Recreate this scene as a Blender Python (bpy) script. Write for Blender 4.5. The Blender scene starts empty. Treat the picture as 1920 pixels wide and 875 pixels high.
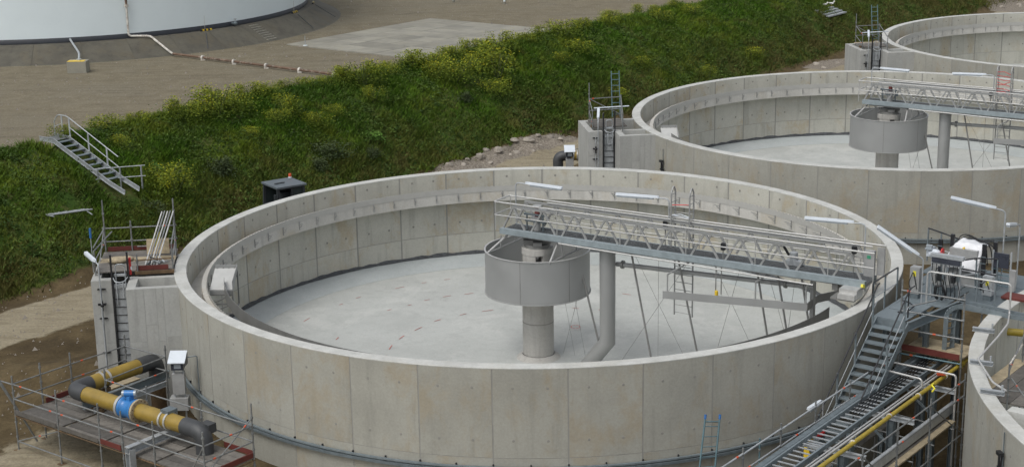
import bpy, math, random
import numpy as np
from mathutils import Vector, Matrix

random.seed(7); RNG = np.random.default_rng(7)
R = math.radians
SC = bpy.context.scene
COL = SC.collection

# ------------------------------------------------------------------ camera
CAM_F, CAM_PITCH, CAM_ROLL = 3032.4, 0.2650, -0.0170
cam_d = bpy.data.cameras.new('camera'); cam = bpy.data.objects.new('camera', cam_d); COL.objects.link(cam)
cam_d.sensor_fit = 'HORIZONTAL'; cam_d.sensor_width = 36.0; cam_d.lens = CAM_F / 1920 * 36.0
cam_d.clip_start = 0.5; cam_d.clip_end = 5000
cp_, sp_ = math.cos(CAM_PITCH), math.sin(CAM_PITCH)
fw = Vector((0, cp_, -sp_)); up0 = Vector((0, sp_, cp_)); rt0 = Vector((1, 0, 0))
c_, s_ = math.cos(CAM_ROLL), math.sin(CAM_ROLL)
rt = rt0 * c_ + up0 * s_
up = up0 * c_ - rt0 * s_
cam.matrix_world = Matrix(((rt.x, up.x, -fw.x, -0.9132), (rt.y, up.y, -fw.y, -56.8147), (rt.z, up.z, -fw.z, 15.909), (0, 0, 0, 1)))
SC.camera = cam

# ------------------------------------------------------------------ sky, sun, exposure
SUN_EL, SUN_AZ = 58.0, 222.0          # azimuth clockwise from +Y: soft, high, from the left
w = bpy.data.worlds.new('World'); SC.world = w; w.use_nodes = True
nt = w.node_tree; nt.nodes.clear()
sky = nt.nodes.new('ShaderNodeTexSky'); sky.sky_type = 'NISHITA'; sky.sun_disc = False
sky.sun_elevation = R(SUN_EL); sky.sun_rotation = R(SUN_AZ); sky.air_density = 1.0; sky.dust_density = 4.0; sky.ozone_density = 1.0
hs = nt.nodes.new('ShaderNodeHueSaturation'); hs.inputs['Saturation'].default_value = 0.28
bg = nt.nodes.new('ShaderNodeBackground'); bg.inputs[1].default_value = 0.148
wo = nt.nodes.new('ShaderNodeOutputWorld')
nt.links.new(sky.outputs[0], hs.inputs['Color']); nt.links.new(hs.outputs[0], bg.inputs[0]); nt.links.new(bg.outputs[0], wo.inputs[0])
sun_d = bpy.data.lights.new('sun', 'SUN'); sun_d.energy = 0.62; sun_d.angle = R(25); sun_d.color = (1.0, 0.985, 0.93)
sun = bpy.data.objects.new('sun', sun_d); COL.objects.link(sun)
sdir = Vector((math.sin(R(SUN_AZ)) * math.cos(R(SUN_EL)), math.cos(R(SUN_AZ)) * math.cos(R(SUN_EL)), math.sin(R(SUN_EL))))
sun.rotation_euler = sdir.to_track_quat('Z', 'Y').to_euler(); sun.location = sdir * 80
SC.view_settings.view_transform = 'Standard'; SC.view_settings.look = 'None'; SC.view_settings.gamma = 1
SC.view_settings.use_curve_mapping = False
SC.view_settings.exposure = 0.2
SC.render.engine = 'CYCLES'
SC.cycles.max_bounces = 5; SC.cycles.diffuse_bounces = 3; SC.cycles.glossy_bounces = 2
SC.cycles.use_denoising = True

# ------------------------------------------------------------------ frames
TH = R(-37.4928)                                   # site grid: x' = p (across the tank rows), y' = q (along the rows)
EP = (math.cos(TH), math.sin(TH)); ED = (-math.sin(TH), math.cos(TH))
def G(p, q): return (p * EP[0] + q * ED[0], p * EP[1] + q * ED[1])
ROW = 30.093
T1 = (0.0, 0.0); T2 = G(0, ROW); T3 = G(0, 2 * ROW); T4 = (27.10, -16.84)
GROUND = -4.2

# ------------------------------------------------------------------ materials
M = {}
def _nodes(name):
    m = bpy.data.materials.new(name); m.use_nodes = True
    n = m.node_tree.nodes; n.clear()
    out = n.new('ShaderNodeOutputMaterial'); b = n.new('ShaderNodeBsdfPrincipled')
    m.node_tree.links.new(b.outputs[0], out.inputs[0]); M[name] = m
    return m, n, m.node_tree.links, b
def mix(n, l, fac, a, b, mode='MIX'):
    x = n.new('ShaderNodeMix'); x.data_type = 'RGBA'; x.blend_type = mode
    for k, v in ((0, fac), (6, a), (7, b)):
        if hasattr(v, 'is_linked') or hasattr(v, 'links'): l.new(v, x.inputs[k])
        else: x.inputs[k].default_value = (v if k == 0 else (*v[:3], 1))
    return x.outputs[2]
def ramp(n, l, src, a, b, va=0.0, vb=1.0):
    x = n.new('ShaderNodeMapRange'); x.interpolation_type = 'SMOOTHSTEP'
    x.inputs[1].default_value = a; x.inputs[2].default_value = b; x.inputs[3].default_value = va; x.inputs[4].default_value = vb
    l.new(src, x.inputs[0]); return x.outputs[0]
def noise(n, l, vec, scale, detail=4, rough=0.6, dist=0.0):
    x = n.new('ShaderNodeTexNoise'); x.inputs['Scale'].default_value = scale; x.inputs['Detail'].default_value = detail
    x.inputs['Roughness'].default_value = rough; x.inputs['Distortion'].default_value = dist
    if vec is not None: l.new(vec, x.inputs['Vector'])
    return x.outputs[0]
def vmap(n, l, vec, scale=(1, 1, 1), off=(0, 0, 0)):
    x = n.new('ShaderNodeMapping'); x.inputs['Scale'].default_value = scale; x.inputs['Location'].default_value = off
    l.new(vec, x.inputs['Vector']); return x.outputs[0]
def pos(n): return n.new('ShaderNodeNewGeometry').outputs['Position']
def bump(n, l, h, b, strength=0.3, dist=0.02):
    x = n.new('ShaderNodeBump'); x.inputs['Strength'].default_value = strength; x.inputs['Distance'].default_value = dist
    l.new(h, x.inputs['Height']); l.new(x.outputs[0], b.inputs['Normal'])

def concrete(name, base, stain, warm, streak=0.5, warm_amt=0.5, rnd=0.1, rough=0.85, bumpd=0.01, sc=1.0):
    """cast concrete: cloudy tone, vertical streaks, rust-tan patches that differ from panel to panel"""
    m, n, l, b = _nodes(name)
    g = pos(n); oi = n.new('ShaderNodeObjectInfo').outputs['Random']
    off = n.new('ShaderNodeVectorMath'); off.operation = 'MULTIPLY_ADD'
    cx = n.new('ShaderNodeCombineXYZ'); l.new(oi, cx.inputs[0]); l.new(oi, cx.inputs[1]); l.new(oi, cx.inputs[2])
    l.new(cx.outputs[0], off.inputs[0]); off.inputs[1].default_value = (37, 53, 71); l.new(g, off.inputs[2])
    v = off.outputs[0]
    n1 = noise(n, l, vmap(n, l, v, (sc, sc, sc)), 0.55, 5, 0.65)
    n2 = noise(n, l, vmap(n, l, v, (1.6, 1.6, 0.16)), 1.6, 4, 0.6)
    n3 = noise(n, l, vmap(n, l, v, (0.8, 0.8, 0.5)), 0.55, 5, 0.62, 0.6)
    n4 = noise(n, l, vmap(n, l, g, (1, 1, 1)), 14.0, 5, 0.7)
    c = mix(n, l, ramp(n, l, n1, 0.35, 0.7), base, stain)
    st = ramp(n, l, n2, 0.5, 0.72, 0, streak)
    c = mix(n, l, st, c, tuple(x * 0.62 for x in stain))
    n5 = noise(n, l, vmap(n, l, v, (1.0, 1.0, 0.7), (5, 8, 2)), 1.7, 6, 0.72, 0.9)
    wsum = n.new('ShaderNodeMath'); wsum.operation = 'MULTIPLY_ADD'; l.new(n5, wsum.inputs[0]); wsum.inputs[1].default_value = 0.45; l.new(n3, wsum.inputs[2])
    wm = ramp(n, l, wsum.outputs[0], 0.72, 0.92, 0, warm_amt)
    c = mix(n, l, ramp(n, l, n5, 0.56, 0.72, 0, streak), c, tuple(x * 0.78 for x in stain))
    c = mix(n, l, wm, c, warm)
    tint = n.new('ShaderNodeMapRange'); tint.inputs[3].default_value = 1 - rnd; tint.inputs[4].default_value = 1 + rnd; l.new(oi, tint.inputs[0])
    sp = n.new('ShaderNodeMath'); sp.operation = 'MULTIPLY'; l.new(tint.outputs[0], sp.inputs[0]); l.new(ramp(n, l, n4, 0.3, 0.7, 0.93, 1.05), sp.inputs[1])
    cc = n.new('ShaderNodeCombineXYZ'); [l.new(sp.outputs[0], cc.inputs[i]) for i in range(3)]
    c = mix(n, l, 1.0, c, cc.outputs[0], 'MULTIPLY')
    l.new(c, b.inputs['Base Color']); b.inputs['Roughness'].default_value = rough
    bump(n, l, n4, b, 0.35, bumpd)
    return m
def plain(name, col, rough=0.6, metal=0.0, var=0.12, scale=3.0, wear=None, wear_amt=0.5, spec=0.5, bm=0.0, rnd=0.0):
    m, n, l, b = _nodes(name)
    g = pos(n)
    n1 = noise(n, l, g, scale, 5, 0.65)
    c = mix(n, l, ramp(n, l, n1, 0.3, 0.7), tuple(x * (1 - var) for x in col), tuple(min(1, x * (1 + var)) for x in col))
    if wear:
        n2 = noise(n, l, g, scale * 2.3, 6, 0.7, 0.4)
        c = mix(n, l, ramp(n, l, n2, 0.52, 0.66, 0, wear_amt), c, wear)
    if rnd:
        oi = n.new('ShaderNodeObjectInfo').outputs['Random']
        t = n.new('ShaderNodeMapRange'); t.inputs[3].default_value = 1 - rnd; t.inputs[4].default_value = 1 + rnd; l.new(oi, t.inputs[0])
        cc = n.new('ShaderNodeCombineXYZ'); [l.new(t.outputs[0], cc.inputs[i]) for i in range(3)]
        c = mix(n, l, 1.0, c, cc.outputs[0], 'MULTIPLY')
    l.new(c, b.inputs['Base Color']); b.inputs['Metallic'].default_value = metal
    b.inputs['Specular IOR Level'].default_value = spec
    l.new(ramp(n, l, n1, 0.2, 0.8, max(0.05, rough - 0.12), min(1, rough + 0.1)), b.inputs['Roughness'])
    if bm: bump(n, l, n1, b, 0.4, bm)
    return m

concrete('wall_concrete', (0.35, 0.347, 0.305), (0.30, 0.297, 0.26), (0.315, 0.26, 0.17), 0.3, 0.5, 0.05)
concrete('inner_concrete', (0.465, 0.46, 0.405), (0.40, 0.395, 0.345), (0.39, 0.325, 0.215), 0.4, 0.65, 0.05)
concrete('rim_concrete', (0.51, 0.515, 0.49), (0.41, 0.415, 0.39), (0.40, 0.385, 0.33), 0.25, 0.35, 0.02, sc=2)
concrete('launder_concrete', (0.50, 0.49, 0.455), (0.43, 0.42, 0.385), (0.42, 0.37, 0.28), 0.35, 0.5, 0.03)
concrete('floor_concrete', (0.43, 0.445, 0.425), (0.375, 0.388, 0.37), (0.50, 0.51, 0.485), 0.22, 0.6, 0.0, sc=0.7)
concrete('haunch_concrete', (0.39, 0.42, 0.42), (0.34, 0.37, 0.37), (0.43, 0.45, 0.45), 0.15, 0.4, 0.0)
concrete('column_concrete', (0.44, 0.43, 0.40), (0.38, 0.37, 0.34), (0.36, 0.33, 0.27), 0.5, 0.3, 0.0)
concrete('chamber_concrete', (0.40, 0.405, 0.385), (0.34, 0.345, 0.325), (0.43, 0.41, 0.36), 0.4, 0.25, 0.02)
concrete('slab_concrete', (0.265, 0.255, 0.21), (0.195, 0.188, 0.16), (0.235, 0.222, 0.175), 0.0, 0.6, 0.16)
concrete('plinth_concrete', (0.105, 0.098, 0.076), (0.073, 0.068, 0.054), (0.11, 0.094, 0.062), 0.5, 0.5, 0.05)
plain('grout', (0.275, 0.272, 0.25), 0.9, var=0.1, scale=1.5)
plain('tie_plug', (0.245, 0.24, 0.218), 0.9)
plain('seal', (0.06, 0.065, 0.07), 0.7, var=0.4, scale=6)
plain('galvanised', (0.40, 0.425, 0.44), 0.5, 0.35, 0.14, 5.0, (0.28, 0.30, 0.31), 0.5)
plain('tray_blue', (0.29, 0.34, 0.36), 0.5, 0.25, 0.1, 5.0)
plain('galvanised_blue', (0.185, 0.222, 0.24), 0.5, 0.25, 0.12, 5.0, (0.24, 0.27, 0.29), 0.5)
plain('galvanised_dark', (0.14, 0.17, 0.185), 0.55, 0.25, 0.15, 5.0)
plain('grating', (0.17, 0.18, 0.185), 0.65, 0.3, 0.2, 9.0)
plain('stainless', (0.345, 0.35, 0.343), 0.5, 0.35, 0.03, 1.2)
plain('stainless_dark', (0.26, 0.26, 0.25), 0.5, 0.45, 0.12, 2.0)
plain('rail_steel', (0.50, 0.50, 0.485), 0.42, 0.4, 0.08, 6.0)
plain('scaffold_steel', (0.20, 0.21, 0.21), 0.5, 0.3, 0.2, 8.0, (0.13, 0.105, 0.08), 0.5)
plain('black_rubber', (0.015, 0.016, 0.018), 0.5)
plain('black_rail', (0.02, 0.021, 0.024), 0.35)
plain('lamp_white', (0.62, 0.67, 0.72), 0.35, 0.0, 0.04)
plain('weir_steel', (0.41, 0.405, 0.38), 0.5, 0.15, 0.05)
plain('chute_pale', (0.46, 0.465, 0.45), 0.5, 0, 0.05)
plain('lamp_grey', (0.34, 0.38, 0.41), 0.35, 0.2, 0.05)
plain('paint_white', (0.70, 0.78, 0.80), 0.45, 0, 0.015, 0.4, (0.66, 0.74, 0.77), 0.3)
plain('band_black', (0.022, 0.026, 0.033), 0.55, 0, 0.2)
plain('pipe_rust', (0.12, 0.075, 0.05), 0.8, 0, 0.35, 1.5, (0.33, 0.30, 0.25), 0.6)
plain('pipe_pale', (0.55, 0.53, 0.48), 0.7, 0, 0.25, 3, (0.2, 0.11, 0.06), 0.8)
plain('grp_yellow', (0.27, 0.185, 0.035), 0.42, 0, 0.15, 2.0, (0.21, 0.15, 0.035), 0.5)
plain('gas_yellow', (0.33, 0.25, 0.03), 0.45, 0, 0.15, 4.0)
plain('pe_grey', (0.05, 0.053, 0.056), 0.5, 0, 0.15)
plain('valve_blue', (0.04, 0.19, 0.48), 0.35, 0, 0.08)
plain('flange_steel', (0.50, 0.50, 0.48), 0.45, 0.5, 0.1)
plain('rust_brown', (0.13, 0.085, 0.045), 0.8, 0.1, 0.3, 6)
plain('toe_red', (0.115, 0.024, 0.018), 0.65, 0, 0.2, 4)
plain('orange_band', (0.55, 0.085, 0.03), 0.55, 0, 0.1)
plain('plank_wood', (0.145, 0.135, 0.12), 0.85, 0, 0.22, 5, (0.095, 0.088, 0.078), 0.6, bm=0.005, rnd=0.35)
plain('plank_light', (0.36, 0.30, 0.20), 0.85, 0, 0.2, 4, (0.25, 0.21, 0.15), 0.6, rnd=0.2)
plain('cloth_white', (0.72, 0.73, 0.75), 0.7, 0, 0.05, 3)
plain('yellow_paint', (0.68, 0.47, 0.03), 0.5, 0, 0.1)
plain('signal_yellow', (0.75, 0.68, 0.05), 0.4)
plain('signal_red', (0.55, 0.03, 0.03), 0.5)
plain('paint_red', (0.42, 0.15, 0.13), 0.8, 0, 0.2)
plain('sign_green', (0.05, 0.30, 0.17), 0.5)
plain('blue_plastic', (0.03, 0.13, 0.36), 0.4)
plain('cab_dark', (0.032, 0.037, 0.042), 0.4)
plain('cab_roof', (0.10, 0.12, 0.135), 0.5)
plain('glass_dark', (0.03, 0.04, 0.04), 0.1)
plain('motor_red', (0.16, 0.035, 0.03), 0.5)
plain('box_grey', (0.34, 0.345, 0.34), 0.45, 0.1)
plain('screen_dark', (0.04, 0.045, 0.06), 0.3)
plain('stone', (0.30, 0.27, 0.23), 0.9, 0, 0.2, 3, bm=0.03, rnd=0.2)
plain('gull_white', (0.8, 0.8, 0.78), 0.7)
plain('stem_green', (0.07, 0.09, 0.03), 0.8)
plain('ladder_teal', (0.11, 0.185, 0.21), 0.5, 0.2)

def leafmat(name, a, b2, trans=0.3, sc=0.8):
    m, n, l, b = _nodes(name)
    at = n.new('ShaderNodeAttribute'); at.attribute_name = 'tone'
    n1 = noise(n, l, pos(n), sc, 3, 0.6)
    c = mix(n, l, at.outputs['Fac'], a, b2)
    c = mix(n, l, ramp(n, l, n1, 0.35, 0.65, 0, 0.5), c, tuple(x * 0.6 for x in a))
    l.new(c, b.inputs['Base Color']); b.inputs['Roughness'].default_value = 0.7
    b.inputs['Specular IOR Level'].default_value = 0.2
    b.inputs['Transmission Weight'].default_value = 0.0
    b.inputs['Subsurface Weight'].default_value = 0.0
    return m
leafmat('weed_leaf', (0.075, 0.125, 0.012), (0.23, 0.27, 0.024))
leafmat('bush_leaf', (0.035, 0.055, 0.02), (0.09, 0.12, 0.05))
leafmat('cover_leaf', (0.030, 0.062, 0.010), (0.115, 0.175, 0.030))
leafmat('bright_leaf', (0.06, 0.14, 0.02), (0.13, 0.24, 0.04))
leafmat('flower_yellow', (0.38, 0.36, 0.015), (0.58, 0.54, 0.03))

def grass_mat():
    m, n, l, b = _nodes('grass_blade')
    at = n.new('ShaderNodeAttribute'); at.attribute_name = 'tone'
    g = pos(n)
    n1 = noise(n, l, g, 0.28, 4, 0.6, 0.5); n2 = noise(n, l, vmap(n, l, g, (1, 1, 1), (40, 9, 3)), 0.55, 5, 0.65, 0.6); n3 = noise(n, l, vmap(n, l, g, (1, 1, 1), (7, 30, 5)), 0.16, 3, 0.6)
    c = mix(n, l, at.outputs['Fac'], (0.024, 0.072, 0.004), (0.085, 0.18, 0.008))
    c = mix(n, l, ramp(n, l, n1, 0.42, 0.68, 0, 0.7), c, (0.16, 0.20, 0.02))
    c = mix(n, l, ramp(n, l, n2, 0.54, 0.72, 0, 0.70), c, (0.15, 0.125, 0.045))
    c = mix(n, l, ramp(n, l, n3, 0.45, 0.65, 0, 0.5), c, (0.035, 0.075, 0.010))
    bw = n.new('ShaderNodeAttribute'); bw.attribute_name = 'brown'
    c = mix(n, l, bw.outputs['Fac'], c, (0.105, 0.088, 0.032))
    l.new(c, b.inputs['Base Color']); b.inputs['Roughness'].default_value = 0.7; b.inputs['Specular IOR Level'].default_value = 0.15
grass_mat()

def ground_mat():
    m, n, l, b = _nodes('earth')
    g = pos(n)
    def att(k):
        a = n.new('ShaderNodeAttribute'); a.attribute_name = k; return a.outputs['Fac']
    nb = noise(n, l, g, 0.16, 5, 0.6, 0.6); nm = noise(n, l, g, 0.9, 6, 0.7, 0.4); nf = noise(n, l, g, 9.0, 5, 0.75); ns = noise(n, l, vmap(n, l, g, (0.5, 2.2, 1)), 1.1, 5, 0.65)
    # sandy spoil
    c = mix(n, l, ramp(n, l, nm, 0.35, 0.68), (0.075, 0.055, 0.027), (0.12, 0.09, 0.047))
    c = mix(n, l, ramp(n, l, nb, 0.45, 0.65, 0, 0.7), c, (0.05, 0.036, 0.019))
    # haul road, pale packed sand with wheel streaks
    rd = mix(n, l, ramp(n, l, ns, 0.35, 0.7), (0.29, 0.255, 0.18), (0.215, 0.183, 0.125))
    jig = n.new('ShaderNodeMath'); jig.operation = 'MULTIPLY_ADD'; l.new(nm, jig.inputs[0]); jig.inputs[1].default_value = 0.9; jig.inputs[2].default_value = -0.45
    def mask(k):
        a = n.new('ShaderNodeMath'); a.operation = 'ADD'; l.new(att(k), a.inputs[0]); l.new(jig.outputs[0], a.inputs[1])
        return ramp(n, l, a.outputs[0], 0.38, 0.62)
    c = mix(n, l, mask('road'), c, rd)
    # storage yard, brown-grey gravel
    yd = mix(n, l, ramp(n, l, nm, 0.3, 0.7), (0.148, 0.128, 0.086), (0.195, 0.171, 0.120))
    yd = mix(n, l, ramp(n, l, nb, 0.45, 0.62, 0, 0.65), yd, (0.178, 0.160, 0.118))
    ye = noise(n, l, vmap(n, l, g, (0.6, 1.6, 1), (13, 4, 0)), 0.5, 6, 0.72, 0.8)
    yd = mix(n, l, ramp(n, l, ye, 0.55, 0.68, 0, 0.55), yd, (0.092, 0.078, 0.052))
    rot = n.new('ShaderNodeMapping'); rot.inputs['Rotation'].default_value = (0, 0, R(20)); rot.inputs['Scale'].default_value = (0.08, 1.5, 1); l.new(g, rot.inputs['Vector'])
    trk = noise(n, l, rot.outputs[0], 1.4, 4, 0.6, 0.3)
    yd = mix(n, l, ramp(n, l, trk, 0.52, 0.66, 0, 0.5), yd, (0.118, 0.10, 0.07))
    yd = mix(n, l, ramp(n, l, nf, 0.56, 0.66, 0, 0.45), yd, (0.27, 0.245, 0.195))
    c = mix(n, l, mask('yard'), c, yd)
    spl = mix(n, l, ramp(n, l, nf, 0.35, 0.65), (0.15, 0.128, 0.10), (0.27, 0.24, 0.20))
    c = mix(n, l, mask('spoil'), c, spl)
    gr = mix(n, l, ramp(n, l, nm, 0.4, 0.65), (0.035, 0.070, 0.010), (0.080, 0.085, 0.025))
    c = mix(n, l, mask('grass'), c, gr)
    fine = ramp(n, l, nf, 0.3, 0.7, 0.8, 1.15); cc = n.new('ShaderNodeCombineXYZ'); [l.new(fine, cc.inputs[i]) for i in range(3)]
    c = mix(n, l, 1.0, c, cc.outputs[0], 'MULTIPLY')
    l.new(c, b.inputs['Base Color']); b.inputs['Roughness'].default_value = 0.95; b.inputs['Specular IOR Level'].default_value = 0.2
    ad = n.new('ShaderNodeMath'); ad.operation = 'ADD'; l.new(nm, ad.inputs[0]); l.new(nf, ad.inputs[1])
    bump(n, l, ad.outputs[0], b, 0.6, 0.06)
ground_mat()

# ------------------------------------------------------------------ mesh builder
def _basis(d, hint=None):
    d = Vector(d).normalized()
    h = Vector(hint) if hint is not None else (Vector((0, 0, 1)) if abs(d.z) < 0.95 else Vector((1, 0, 0)))
    s = d.cross(h)
    if s.length < 1e-6: s = d.cross(Vector((0.3, 1, 0.1)))
    s.normalize(); u = s.cross(d).normalized()
    return d, s, u
class MB:
    def __init__(self): self.v = []; self.f = []; self.sm = []
    def add(self, vs, fs, smooth=False):
        o = len(self.v); self.v += [tuple(x) for x in vs]; self.f += [tuple(i + o for i in f) for f in fs]; self.sm += [smooth] * len(fs); return self
    def box(self, x0, x1, y0, y1, z0, z1):
        return self.add([(x0,y0,z0),(x1,y0,z0),(x1,y1,z0),(x0,y1,z0),(x0,y0,z1),(x1,y0,z1),(x1,y1,z1),(x0,y1,z1)],
                        [(0,3,2,1),(4,5,6,7),(0,1,5,4),(1,2,6,5),(2,3,7,6),(3,0,4,7)])
    def beam(self, a, b, w_, h_, hint=None):
        a, b = Vector(a), Vector(b); d, s, u = _basis(b - a, hint)
        s, u = s * w_ / 2, u * h_ / 2
        vs = [p + x for p in (a, b) for x in (-s - u, s - u, s + u, -s + u)]
        return self.add(vs, [(3,2,1,0),(4,5,6,7),(0,1,5,4),(1,2,6,5),(2,3,7,6),(3,0,4,7)])
    def channel(self, a, b, w_, h_, t=0.012, hint=None):
        """C section: web of height h_, flanges w_ wide"""
        a, b = Vector(a), Vector(b); d, s, u = _basis(b - a, hint)
        self.beam(a, b, t, h_, hint)
        for k in (-1, 1):
            o = u * (k * (h_ / 2 - t / 2)) + s * (w_ / 2)
            self.beam(a + o, b + o, w_ - t * 1.02, t, hint)
        return self
    def ibeam(self, a, b, w_, h_, t=0.014, hint=None):
        a, b = Vector(a), Vector(b); d, s, u = _basis(b - a, hint)
        self.beam(a, b, t, h_ - 2 * t, hint)
        for k in (-1, 1):
            o = u * (k * (h_ / 2 - t / 2)); self.beam(a + o, b + o, w_, t, hint)
        return self
    def path(self, pts, r, n=8, cap=True, closed=False):
        pts = [Vector(p) for p in pts]; N = len(pts); rr = r if hasattr(r, '__len__') else [r] * N
        vs = []; prev = None
        for i, p in enumerate(pts):
            if closed: d = (pts[(i + 1) % N] - pts[i - 1])
            elif i == 0: d = pts[1] - p
            elif i == N - 1: d = p - pts[-2]
            else: d = (pts[i + 1] - p).normalized() + (p - pts[i - 1]).normalized()
            if d.length < 1e-9: d = Vector((0, 0, 1))
            d.normalize()
            if prev is None: _, s, u = _basis(d)
            else:
                s = prev - d * prev.dot(d)
                if s.length < 1e-6: _, s, u = _basis(d)
                s.normalize(); u = s.cross(d)
            prev = s
            k = 1.0
            if not closed and 0 < i < N - 1:
                c = max(0.35, abs((pts[i + 1] - p).normalized().dot(d))); k = 1.0
            for j in range(n):
                a = 2 * math.pi * j / n
                vs.append(p + (s * math.cos(a) + u * math.sin(a)) * rr[i] * k)
        fs = []
        L = N if closed else N - 1
        for i in range(L):
            i2 = (i + 1) % N
            for j in range(n):
                fs.append((i * n + j, i * n + (j + 1) % n, i2 * n + (j + 1) % n, i2 * n + j))
        self.add(vs, fs, n > 5)
        if cap and not closed:
            self.add(vs[:n], [tuple(reversed(range(n)))]); self.add(vs[-n:], [tuple(range(n))])
        return self
    def tube(self, a, b, r, n=8): return self.path([a, b], r, n)
    def rod(self, a, b, r, n=8): return self.path([a, b], r, n)
    def lathe(self, prof, n=48, c=(0, 0), a0=0.0, a1=360.0, smooth=True):
        full = abs(a1 - a0 - 360) < 1e-6; cnt = n if full else n + 1; k = len(prof); vs = []
        for i in range(cnt):
            a = R(a0 + (a1 - a0) * i / n)
            for (r, z) in prof: vs.append((c[0] + r * math.cos(a), c[1] + r * math.sin(a), z))
        fs = []
        for i in range(n):
            i2 = (i + 1) % cnt
            for j in range(k - 1): fs.append((i * k + j, i2 * k + j, i2 * k + j + 1, i * k + j + 1))
        return self.add(vs, fs, smooth)
    def ring(self, r0, r1, z0, z1, a0=0.0, a1=360.0, n=96, c=(0, 0), bev=0.0):
        """annular solid, outer wall first; split verts so edges stay crisp"""
        def strip(pa, pb): self.lathe([pa, pb], n, c, a0, a1)
        e = bev
        strip((r1, z0), (r1, z1 - e)); strip((r1 - e, z1), (r0 + e, z1)); strip((r0, z1 - e), (r0, z0)); strip((r0, z0), (r1, z0))
        if e: strip((r1, z1 - e), (r1 - e, z1)); strip((r0 + e, z1), (r0, z1 - e))
        if a1 - a0 < 359.9:
            for a, fl in ((R(a0), 0), (R(a1), 1)):
                q = [(c[0] + r * math.cos(a), c[1] + r * math.sin(a), z) for r, z in ((r0, z0), (r1, z0), (r1, z1), (r0, z1))]
                self.add(q, [(0, 1, 2, 3) if not fl else (3, 2, 1, 0)])
        return self
    def cyl(self, c, r, z0, z1, n=20, r2=None):
        return self.path([(c[0], c[1], z0), (c[0], c[1], z1)], [r, r if r2 is None else r2], n)
    def ball(self, c, r, n=10, sx=1, sy=1, sz=1):
        vs = []; fs = []; k = n // 2 + 1
        for i in range(k):
            t = math.pi * i / (k - 1)
            for j in range(n):
                a = 2 * math.pi * j / n
                vs.append((c[0] + r * sx * math.sin(t) * math.cos(a), c[1] + r * sy * math.sin(t) * math.sin(a), c[2] - r * sz * math.cos(t)))
        for i in range(k - 1):
            for j in range(n): fs.append((i * n + j, i * n + (j + 1) % n, (i + 1) * n + (j + 1) % n, (i + 1) * n + j))
        return self.add(vs, fs, True)
    def mesh(self, name, mat, off=(0, 0, 0)):
        me = bpy.data.meshes.new(name)
        v = np.array(self.v, dtype=float).reshape(-1, 3) - np.array(off)
        me.from_pydata(v.tolist(), [], self.f)
        me.polygons.foreach_set('use_smooth', self.sm)
        me.materials.append(M[mat]); me.update()
        return me
    def build(self, name, mat, parent=None, kind=None, label=None):
        off = parent.get('_o', (0, 0, 0)) if parent is not None else (0, 0, 0)
        ob = bpy.data.objects.new(name, self.mesh(name, mat, off)); COL.objects.link(ob)
        if parent is not None:
            ob.parent = parent; ob['_o'] = list(off)
        if kind: ob['kind'] = kind
        if label: ob['label'] = label
        return ob
def bend(pts, rad, n=5):
    """round the corners of a polyline"""
    pts = [Vector(p) for p in pts]; out = [pts[0]]
    for i in range(1, len(pts) - 1):
        a, b, c = pts[i - 1], pts[i], pts[i + 1]
        d1 = (a - b); d2 = (c - b); r = min(rad, d1.length * 0.48, d2.length * 0.48)
        s, e = b + d1.normalized() * r, b + d2.normalized() * r
        for k in range(n + 1):
            t = k / n; out.append(s * (1 - t) ** 2 + b * 2 * t * (1 - t) + e * t * t)
    out.append(pts[-1]); return out
def tag(o, label, cat, group=None, kind=None):
    o['label'] = label
    if cat: o['category'] = cat
    if group: o['group'] = group
    if kind: o['kind'] = kind
    return o
def thing(name, label, cat, loc=(0, 0, 0), frame=None, group=None):
    """Empty at the base of a thing. frame = (origin xy, rotation): loc is given in that frame, and so are its parts."""
    o = bpy.data.objects.new(name, None); COL.objects.link(o); o.empty_display_size = 0.2
    (ox, oy), a = frame or ((0, 0), 0.0)
    o.location = (ox + loc[0] * math.cos(a) - loc[1] * math.sin(a), oy + loc[0] * math.sin(a) + loc[1] * math.cos(a), loc[2])
    o.rotation_euler = (0, 0, a); o['_o'] = list(loc)
    return tag(o, label, cat, group)
def inst(src, name, parent, loc=(0, 0, 0), rotz=0.0, rot=None, scale=None):
    o = bpy.data.objects.new(name, src); COL.objects.link(o); o.parent = parent
    off = parent.get('_o', (0, 0, 0)) if parent is not None else (0, 0, 0)
    o.location = (loc[0] - off[0], loc[1] - off[1], loc[2] - off[2]); o.rotation_euler = rot or (0, 0, rotz)
    if scale: o.scale = scale
    return o
def copy_tree(o, parent=None):
    c = o.copy(); COL.objects.link(c)
    if parent is not None: c.parent = parent
    for ch in list(o.children): copy_tree(ch, c)
    return c
GRID = ((0, 0), TH)
def struct(o): o['kind'] = 'structure'; return o

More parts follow.
